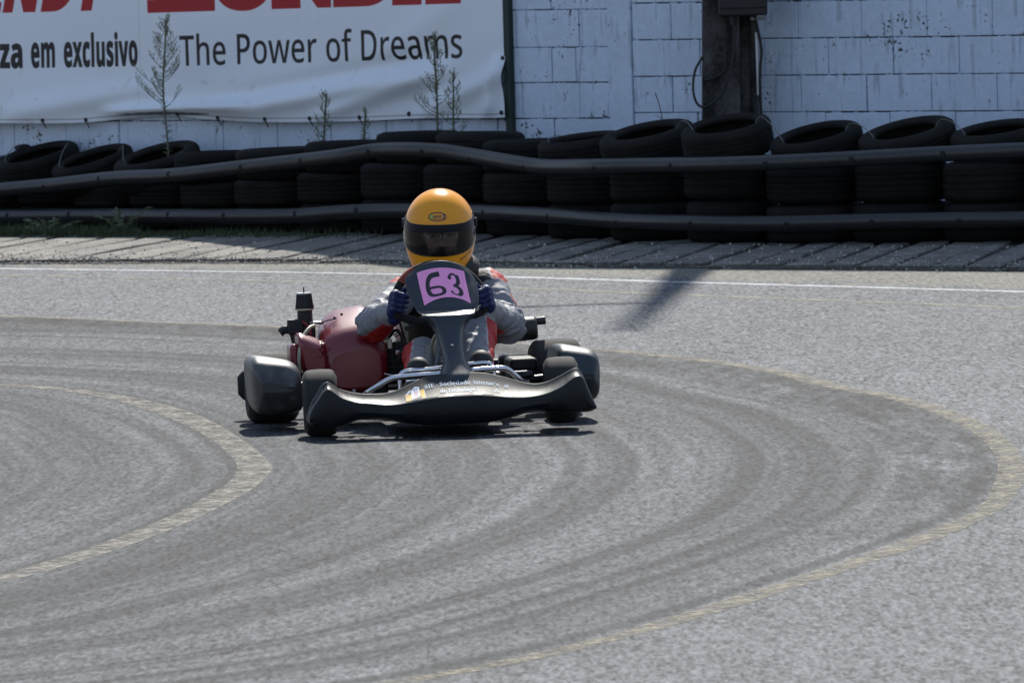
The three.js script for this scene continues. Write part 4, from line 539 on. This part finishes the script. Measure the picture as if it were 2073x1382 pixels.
// ---------------------------------------------------------------- driver
function surfaceNet(sdf, lo, hi, cell, colour) { // smooth mesh of the zero set of sdf
  const n = lo.map((a, i) => Math.ceil((hi[i] - a) / cell) + 1), [nx, ny, nz] = n, F = new Float32Array(nx * ny * nz), id = (i, j, k) => (k * ny + j) * nx + i;
  for (let k = 0; k < nz; k++) for (let j = 0; j < ny; j++) for (let i = 0; i < nx; i++) F[id(i, j, k)] = sdf(lo[0] + i * cell, lo[1] + j * cell, lo[2] + k * cell);
  const vid = new Int32Array(nx * ny * nz).fill(-1), P = [], I = [];
  for (let k = 0; k < nz - 1; k++) for (let j = 0; j < ny - 1; j++) for (let i = 0; i < nx - 1; i++) {
    let c = 0, x = 0, y = 0, z = 0, s0 = 0; const f = [];
    for (let q = 0; q < 8; q++) { const v = F[id(i + (q & 1), j + (q >> 1 & 1), k + (q >> 2))]; f.push(v); if (v < 0) s0++; }
    if (s0 === 0 || s0 === 8) continue;
    for (let a = 0; a < 8; a++) for (const b of [1, 2, 4]) if (!(a & b)) { const u = f[a], v = f[a | b]; if ((u < 0) !== (v < 0)) { const t = u / (u - v); x += (a & 1) + (b === 1 ? t : 0); y += (a >> 1 & 1) + (b === 2 ? t : 0); z += (a >> 2) + (b === 4 ? t : 0); c++; } }
    vid[id(i, j, k)] = P.length / 3; P.push(lo[0] + (i + x / c) * cell, lo[1] + (j + y / c) * cell, lo[2] + (k + z / c) * cell);
  }
  const quad = (a, b, c, d, flip) => { if (a < 0 || b < 0 || c < 0 || d < 0) return; flip ? I.push(a, c, b, a, d, c) : I.push(a, b, c, a, c, d); };
  for (let k = 1; k < nz - 1; k++) for (let j = 1; j < ny - 1; j++) for (let i = 1; i < nx - 1; i++) {
    const s = F[id(i, j, k)] < 0;
    if (s !== F[id(i + 1, j, k)] < 0) quad(vid[id(i, j - 1, k - 1)], vid[id(i, j, k - 1)], vid[id(i, j, k)], vid[id(i, j - 1, k)], !s);
    if (s !== F[id(i, j + 1, k)] < 0) quad(vid[id(i - 1, j, k - 1)], vid[id(i - 1, j, k)], vid[id(i, j, k)], vid[id(i, j, k - 1)], !s);
    if (s !== F[id(i, j, k + 1)] < 0) quad(vid[id(i - 1, j - 1, k)], vid[id(i, j - 1, k)], vid[id(i, j, k)], vid[id(i - 1, j, k)], !s);
  }
  const g = new THREE.BufferGeometry(); g.setAttribute('position', new THREE.Float32BufferAttribute(P, 3)); g.setIndex(I); g.computeVertexNormals();
  if (colour) { const C = new Float32Array(P.length), N = g.attributes.normal; for (let v = 0; v < P.length / 3; v++) { const c = colour(P[v * 3], P[v * 3 + 1], P[v * 3 + 2], N.getX(v), N.getY(v), N.getZ(v)); C.set(c, v * 3); } g.setAttribute('color', new THREE.BufferAttribute(C, 3)); }
  return g;
}
const smin = (a, b, k) => { const h = clamp(0.5 + 0.5 * (b - a) / k); return lerp(b, a, h) - k * h * (1 - h); };
function capsule(a, b, ra, rb) { const bx = b[0] - a[0], by = b[1] - a[1], bz = b[2] - a[2], L = bx * bx + by * by + bz * bz || 1e-9; const f = (x, y, z) => { const t = clamp(((x - a[0]) * bx + (y - a[1]) * by + (z - a[2]) * bz) / L); f.t = t; f.dx = x - a[0] - t * bx; f.dy = y - a[1] - t * by; f.dz = z - a[2] - t * bz; return Math.hypot(f.dx, f.dy, f.dz) - lerp(ra, rb, t); }; return f; }
const driver = inKart(thing('person', 'driver in an orange full-face helmet and grey and red racing suit, hands on the wheel', 'person'));
{
  const B = []; const bone = (part, a, b, ra, rb, k = 0.03) => B.push({ part, f: capsule(a, b, ra, rb), k });
  bone('torso', [0.095, 0.17, -0.36], [0.1, 0.36, -0.32], 0.13, 0.125, 0.05); bone('torso', [0.1, 0.36, -0.32], [0.11, 0.49, -0.27], 0.125, 0.11, 0.05);
  bone('torso', [-0.015, 0.485, -0.27], [0.25, 0.505, -0.28], 0.075, 0.075, 0.05); bone('neck', [0.11, 0.52, -0.26], [0.1, 0.64, -0.23], 0.075, 0.06, 0.03);
  bone('armL', [-0.06, 0.5, -0.25], [-0.205, 0.4, -0.03], 0.074, 0.062); bone('foreL', [-0.205, 0.4, -0.03], [-0.145, 0.45, 0.1], 0.064, 0.047);
  bone('armR', [0.285, 0.51, -0.27], [0.335, 0.365, -0.08], 0.077, 0.066); bone('foreR', [0.335, 0.365, -0.08], [0.245, 0.435, 0.1], 0.068, 0.047);
  bone('thighL', [0.03, 0.15, -0.3], [-0.035, 0.272, 0.16], 0.095, 0.07, 0.04); bone('shinL', [-0.035, 0.272, 0.16], [-0.083, 0.205, 0.46], 0.07, 0.052, 0.03);
  bone('thighR', [0.16, 0.15, -0.3], [0.19, 0.345, 0.14], 0.095, 0.07, 0.04); bone('shinR', [0.19, 0.345, 0.14], [0.165, 0.21, 0.46], 0.07, 0.052, 0.03);
  bone('shoeL', [-0.085, 0.14, 0.47], [-0.088, 0.245, 0.545], 0.046, 0.047, 0.012); bone('shoeR', [0.162, 0.145, 0.47], [0.16, 0.26, 0.545], 0.046, 0.047, 0.012);
  const base = (x, y, z) => { let d = 1; for (const b of B) d = smin(d, b.f(x, y, z), b.k); return d; };
  const near = (x, y, z) => { let m = 1e9, w = null; for (const b of B) { const d = b.f(x, y, z); if (d < m) { m = d; w = b; } } w.f(x, y, z); return w; };
  const fold = (x, y, z) => { // cloth creases run round the limbs, strongest at elbows and knees
    const w = near(x, y, z), p = w.part, t = w.f.t; if (p.startsWith('shoe') || p === 'neck') return 0;
    const joint = p.startsWith('arm') || p.startsWith('thigh') ? smooth(0.15, 0.95, t) : p.startsWith('fore') || p.startsWith('shin') ? smooth(1.1, 0.1, t) : 0.25;
    const q = t * (p.startsWith('t') ? 7 : 5.2) + 0.9 * noise(x * 14, y * 14, z * 14) + Math.atan2(w.f.dy, w.f.dx) * 0.55, rid = 1 - Math.abs(2 * (q - Math.floor(q)) - 1);
    return (0.011 * (rid ** 1.6 - 0.4)) * joint + 0.006 * noise(x * 22, y * 22, z * 22) + 0.003 * noise(x * 60, y * 60, z * 60);
  };
  const body = surfaceNet((x, y, z) => { const d = base(x, y, z); return d < 0.03 && d > -0.03 ? d - fold(x, y, z) : d; }, [-0.3, 0.06, -0.52], [0.44, 0.7, 0.62], 0.0075, (x, y, z) => {
    const w = near(x, y, z), p = w.part, { t, dx, dy, dz } = w.f;
    const grey = [0.2, 0.205, 0.225], red = [0.42, 0.02, 0.016], black = [0.012, 0.012, 0.013], pale = [0.5, 0.48, 0.48];
    if (p === 'torso') { if (y > 0.5 && (x < -0.075 || x > 0.312)) return x > 0.32 || x < -0.08 ? red : pale; return black; }
    if (p === 'neck' || p.startsWith('shoe')) return black;
    if (p === 'armL') { if (t < 0.12 && dy > 0.03) return red; if (t < 0.2 && dx > 0.02) return black; if (t > 0.55 && dy < -0.03) return red; return grey; }
    if (p === 'foreL') { if (t > 0.86) return [0.26, 0.26, 0.27]; return dy < -0.034 - 0.008 * (1 - t) ? red : grey; }
    if (p === 'armR') { if (t < 0.15 && dy > 0.0) return dx < 0.0 ? black : dx < 0.008 ? pale : red; if (t < 0.3 && dx < -0.045) return black; const e = Math.abs(t - 0.62); if (dx > 0.05 && e < 0.16 && e > 0.09) return red; if (dx > 0.05 && e < 0.03) return red; return grey; }
    if (p === 'foreR') return t > 0.86 ? [0.26, 0.26, 0.27] : dy < -0.05 && t > 0.4 ? red : grey;
    if (p === 'shinL' || p === 'thighL') return dx < -0.036 + 0.004 * noise(y * 40, z * 40) ? red : dx < -0.032 ? pale : grey;
    return dx > 0.038 ? red : dx > 0.034 ? pale : grey;
  });
  // head inside the helmet
  const H = [0.098, 0.735, -0.215], h = (a, b) => capsule(a.map((v, i) => v + H[i]), b.map((v, i) => v + H[i]), 0.03, 0.03);
  const skull = (x, y, z) => Math.hypot((x - H[0]) / 0.92, (y - H[1] - 0.01) / 1.2, z - H[2] + 0.005) - 0.083, parts = [[[-0.005, 0.0, 0.085], [-0.006, -0.035, 0.103], 0.009, 0.013, 0.018], [[-0.03, -0.06, 0.06], [0.025, -0.06, 0.06], 0.03, 0.03, 0.03], [[-0.02, -0.055, 0.088], [0.012, -0.055, 0.088], 0.007, 0.007, 0.01], [[-0.048, 0.02, 0.07], [0.04, 0.02, 0.07], 0.015, 0.015, 0.02]].map(([a, b, r0, r1, k]) => ({ f: capsule(a.map((v, i) => v + H[i]), b.map((v, i) => v + H[i]), r0, r1), k }));
  const eyes = [-0.036, 0.028].map((x) => [H[0] + x, H[1] + 0.0, H[2] + 0.083]);
  const headSDF = (x, y, z) => { let d = skull(x, y, z); for (const q of parts) d = smin(d, q.f(x, y, z), q.k); for (const e of eyes) { const s = Math.hypot((x - e[0]) / 1.4, y - e[1], z - e[2]) - 0.012; d = Math.max(d, -s); } return d; };
  const head = surfaceNet(headSDF, [H[0] - 0.1, H[1] - 0.13, H[2] - 0.11], [H[0] + 0.1, H[1] + 0.12, H[2] + 0.13], 0.004, (x, y, z) => { const dx = x - H[0], dy = y - H[1], dz = z - H[2]; if (dz < 0.03 || dy > 0.05 || dy < -0.075) return [0.012, 0.012, 0.013]; for (const e of eyes) { const q = Math.hypot((x - e[0]) / 1.5, y - e[1]); if (q < 0.006) return [0.05, 0.04, 0.035]; if (q < 0.009) return [0.4, 0.38, 0.35]; } if (dy > 0.012 && dy < 0.024 && Math.abs(dx) > 0.012 && Math.abs(dx) < 0.05) return [0.03, 0.02, 0.015]; if (dy < -0.045) return [0.12, 0.07, 0.055]; return [0.42, 0.24, 0.17]; });
  mesh('body', mergeGeometries([body, head]), new THREE.MeshPhysicalMaterial({ vertexColors: true, roughness: 0.62, sheen: 0.2, sheenRoughness: 0.5 }), driver);
  // spectacles behind the visor
  mesh('spectacles', flat([...eyes.map((e) => new THREE.TorusGeometry(0.022, 0.0016, 6, 28).scale(1.15, 0.72, 1).translate(e[0], e[1] - 0.002, e[2] + 0.024)), bar([eyes[0][0] + 0.024, eyes[0][1], eyes[0][2] + 0.025], [eyes[1][0] - 0.024, eyes[1][1], eyes[1][2] + 0.025], 0.0015, 6), bar([eyes[0][0] - 0.025, eyes[0][1] + 0.004, eyes[0][2] + 0.023], [eyes[0][0] - 0.045, eyes[0][1] + 0.004, eyes[0][2] - 0.04], 0.0015, 6), bar([eyes[1][0] + 0.025, eyes[1][1] + 0.004, eyes[1][2] + 0.023], [eyes[1][0] + 0.045, eyes[1][1] + 0.004, eyes[1][2] - 0.04], 0.0015, 6)]), chrome, driver);
  // neck collar
  mesh('neck_collar', new THREE.TorusGeometry(0.098, 0.042, 16, 48).rotateX(Math.PI / 2 + 0.18).translate(0.112, 0.605, -0.255), mat([0.014, 0.014, 0.015], 0.75), driver);
  mesh('chest_vest', (() => { const g = surfaceNet((x, y, z) => { let d = 1; d = smin(capsule([0.095, 0.22, -0.34], [0.1, 0.38, -0.31], 0.14, 0.136)(x, y, z), capsule([0.02, 0.5, -0.27], [0.2, 0.505, -0.275], 0.088, 0.088)(x, y, z), 0.05); return Math.max(d + 0.002 * noise(x * 40, y * 40, z * 40), x - 0.262, -0.045 - x, 0.12 - y); }, [-0.12, 0.06, -0.52], [0.36, 0.64, -0.1], 0.009); return g; })(), mat([0.011, 0.011, 0.012], 0.7), driver);
  // gloves: palm outside the rim, four fingers curled over the front of it, thumb along the rim
  const glove = (cx, cy, cz, s, seed) => { // s -1: viewer's left hand, +1: right; rim runs about vertically through (cx, cy, cz)
    const C = [], SC = 0.86, CA = Math.cos(R(14)), SA = Math.sin(R(14)); const add = (a, b, r0, r1, k = 0.006) => { const q = (p) => [cx + SC * s * (p[0] * CA - p[1] * SA), cy + SC * (p[0] * SA + p[1] * CA), cz + SC * p[2]]; C.push({ f: capsule(q(a), q(b), r0 * SC, r1 * SC), k: k * SC }); };
    add([0.03, 0.02, -0.025], [0.026, -0.045, -0.03], 0.03, 0.027, 0.02); add([0.022, -0.04, -0.035], [0.012, -0.07, -0.05], 0.028, 0.036, 0.02); add([0.03, 0.035, -0.012], [0.026, -0.03, -0.012], 0.022, 0.02, 0.02);
    [[0.04, 1], [0.0155, 1.06], [-0.0085, 1.0], [-0.031, 0.85]].forEach(([y, l], i) => { const r0 = 0.0128 - 0.0008 * i; add([0.036, y, -0.006], [0.026 * l + 0.006, y + 0.001, 0.022], r0 + 0.001, r0); add([0.026 * l + 0.006, y + 0.001, 0.022], [-0.004, y - 0.002, 0.03 * l], r0, r0 - 0.001); add([-0.004, y - 0.002, 0.03 * l], [-0.024 * l, y - 0.004, 0.014], r0 - 0.001, r0 - 0.0025); });
    add([0.022, 0.022, -0.03], [0.0, 0.052, -0.02], 0.015, 0.0125, 0.01); add([0.0, 0.052, -0.02], [-0.008, 0.074, 0.004], 0.0125, 0.0105);
    const f = (x, y, z) => { let d = 1; for (const q of C) d = smin(d, q.f(x, y, z), q.k); return d + 0.0014 * noise(x * 120, y * 120, z * 120 + seed); };
    return surfaceNet(f, [cx - 0.075, cy - 0.12, cz - 0.095], [cx + 0.075, cy + 0.095, cz + 0.055], 0.003);
  };
  const gl = new THREE.MeshPhysicalMaterial({ color: lin(0.006, 0.014, 0.085), roughness: 0.6, sheen: 0.3, sheenRoughness: 0.5, sheenColor: lin(0.1, 0.15, 0.4) });
  const a = glove(-0.11, 0.487, 0.17, -1, 1), b = glove(0.214, 0.487, 0.16, 1, 5);
  mesh('glove', a, gl, driver); mesh('glove', b, gl, driver);
}
{ // helmet with visor
  const hel = new THREE.Group(); hel.name = 'helmet'; hel.userData.label = 'glossy orange full-face helmet with dark visor'; driver.add(hel); hel.position.set(0.097, 0.752, -0.23); hel.rotation.set(R(4), R(-9), R(-1.2));
  const TOP = 0.168, BOT = -0.165, rad = (y, az, off) => { // half widths at height y
    let w, f, b; if (y >= 0) { const e = Math.sqrt(Math.max(0, 1 - (y / TOP) ** 2.15)); w = 0.1425 * e; f = 0.168 * e; b = 0.168 * e; } else { const k = -y / 0.165; w = 0.1425 * (1 - 0.3 * k ** 2.1); f = 0.168 * (1 - 0.02 * k) + 0.004 * Math.sin(k * 3); b = 0.168 * (1 - 0.33 * k ** 1.6); }
    const c = Math.cos(az), s = Math.sin(az), d = c > 0 ? f : b, n = 2.25, q = (Math.abs(s) / Math.max(1e-6, w)) ** n + (Math.abs(c) / Math.max(1e-6, d)) ** n, r = q > 1e12 ? 0 : q ** (-1 / n); return [s * (r + off), y, c * (r + off)]; };
  const AZ = R(86), yt = (az) => 0.037 + 0.03 * clamp(Math.abs(az) / AZ) ** 3, yb = (az) => -0.084 + 0.06 * clamp(Math.abs(az) / AZ) ** 2.2;
  const NU = 120, rowY = (az, j) => j <= 16 ? TOP * Math.cos(j / 16 * Math.acos(clamp(yt(az) / TOP, 0, 1))) : j <= 26 ? lerp(yt(az), yb(az), (j - 16) / 10) : lerp(yb(az), BOT, (j - 26) / 10);
  const shell = (off, s0 = 0) => grid(NU, 36, (u, v, i, j) => { const az = (u - 0.5) * 2 * Math.PI; const q = rad(Math.min(rowY(az, j), TOP - 1e-5), az, off); return j === 0 ? [0, TOP + off, 0] : [q[0], q[1] + (j < 8 ? off : 0), q[2]]; }, (i, j) => { const az = (((i + 0.5) / NU) - 0.5) * 2 * Math.PI; return j >= 16 && j < 26 && Math.abs(az) < AZ; });
  const orange = new THREE.MeshPhysicalMaterial({ color: lin(0.86, 0.34, 0.004), roughness: 0.22 });
  const outer = mergeVertices((() => { const g = shell(0); g.deleteAttribute('uv'); g.deleteAttribute('normal'); return g; })(), 1e-5); outer.computeVertexNormals();
  const sh = mesh('shell', outer, orange, hel);
  mesh('lining', shell(-0.012), mat([0.01, 0.01, 0.011], 0.9), hel);
  const hem = []; for (let i = 0; i < 60; i++) { const az = i / 60 * 2 * Math.PI; hem.push(V(...rad(BOT + 0.001, az, -0.006))); } mesh('edge_trim', tube(hem, 0.007, 120, 8, true), mat([0.012, 0.012, 0.012], 0.6), hel);
  const rimP = []; for (let i = 0; i <= 40; i++) { const az = lerp(-AZ, AZ, i / 40); rimP.push(V(...rad(yt(az), az, -0.002))); } for (let i = 40; i >= 0; i--) { const az = lerp(-AZ, AZ, i / 40); rimP.push(V(...rad(yb(az), az, -0.002))); }
  mesh('visor_seal', tube(rimP, 0.0038, 220, 6, true), mat([0.012, 0.012, 0.012], 0.6), hel);
  const vis = mesh('visor', grid(80, 16, (u, v) => { const az = lerp(-AZ * 1.02, AZ * 1.02, u), y = lerp(yb(az) - 0.004, yt(az) + 0.004, v); return rad(y, az, 0.0035); }), new THREE.MeshPhysicalMaterial({ color: lin(0.52, 0.53, 0.55), roughness: 0.03, transmission: 1, thickness: 0, ior: 1.42, side: THREE.DoubleSide }), hel);
  mesh('visor_tint', grid(80, 4, (u, v) => { const az = lerp(-AZ * 1.0, AZ * 1.0, u), y = lerp(yt(az) - 0.028, yt(az) + 0.003, v); return rad(y, az, 0.0042); }), mat([0.004, 0.005, 0.011], 0.3, { specularIntensity: 0.35 }), vis);
  for (const s of [-1, 1]) { const q = rad(0.035, s * R(84), 0.006); mesh('visor_pivot', new THREE.CylinderGeometry(0.017, 0.019, 0.008, 20).rotateZ(Math.PI / 2).translate(...q), mat([0.03, 0.032, 0.036], 0.25), hel); }
  const badge = canvasTex(320, 140, (c, w, h) => { c.clearRect(0, 0, w, h); c.strokeStyle = '#2a2348'; c.lineWidth = 13; c.beginPath(); c.ellipse(160, 70, 148, 58, 0, 0, 7); c.stroke(); c.fillStyle = '#9db53c'; c.beginPath(); c.ellipse(62, 70, 26, 34, 0, 0, 7); c.fill(); c.fillStyle = '#2a2348'; c.beginPath(); c.ellipse(250, 66, 34, 44, 0, 0, 7); c.fill(); c.fillStyle = '#e0982a'; c.beginPath(); c.ellipse(236, 66, 30, 38, 0, 0, 7); c.fill(); c.fillStyle = '#3a2f56'; c.font = 'italic bold 56px sans-serif'; c.fillText('omno', 78, 84); c.fillRect(92, 96, 120, 7); });
  const dec = (az0, az1, y0, y1, sk = 0) => grid(24, 8, (u, v) => rad(lerp(y0, y1, v) + sk * u, lerp(az0, az1, u), 0.0012));
  mesh('maker_badge', dec(R(-14), R(14), 0.053, 0.091), new THREE.MeshPhysicalMaterial({ map: badge, transparent: true, roughness: 0.3 }), sh);
  const nm = canvasTex(420, 70, (c) => { c.clearRect(0, 0, 420, 70); c.fillStyle = '#1d1610'; c.font = 'bold 52px sans-serif'; c.fillText('NUNO CRUZ', 6, 54); });
  mesh('name_lettering', dec(R(32), R(74), -0.112, -0.098, 0.045), new THREE.MeshPhysicalMaterial({ map: nm, transparent: true, roughness: 0.3 }), sh);
}

renderer.render(scene, camera);
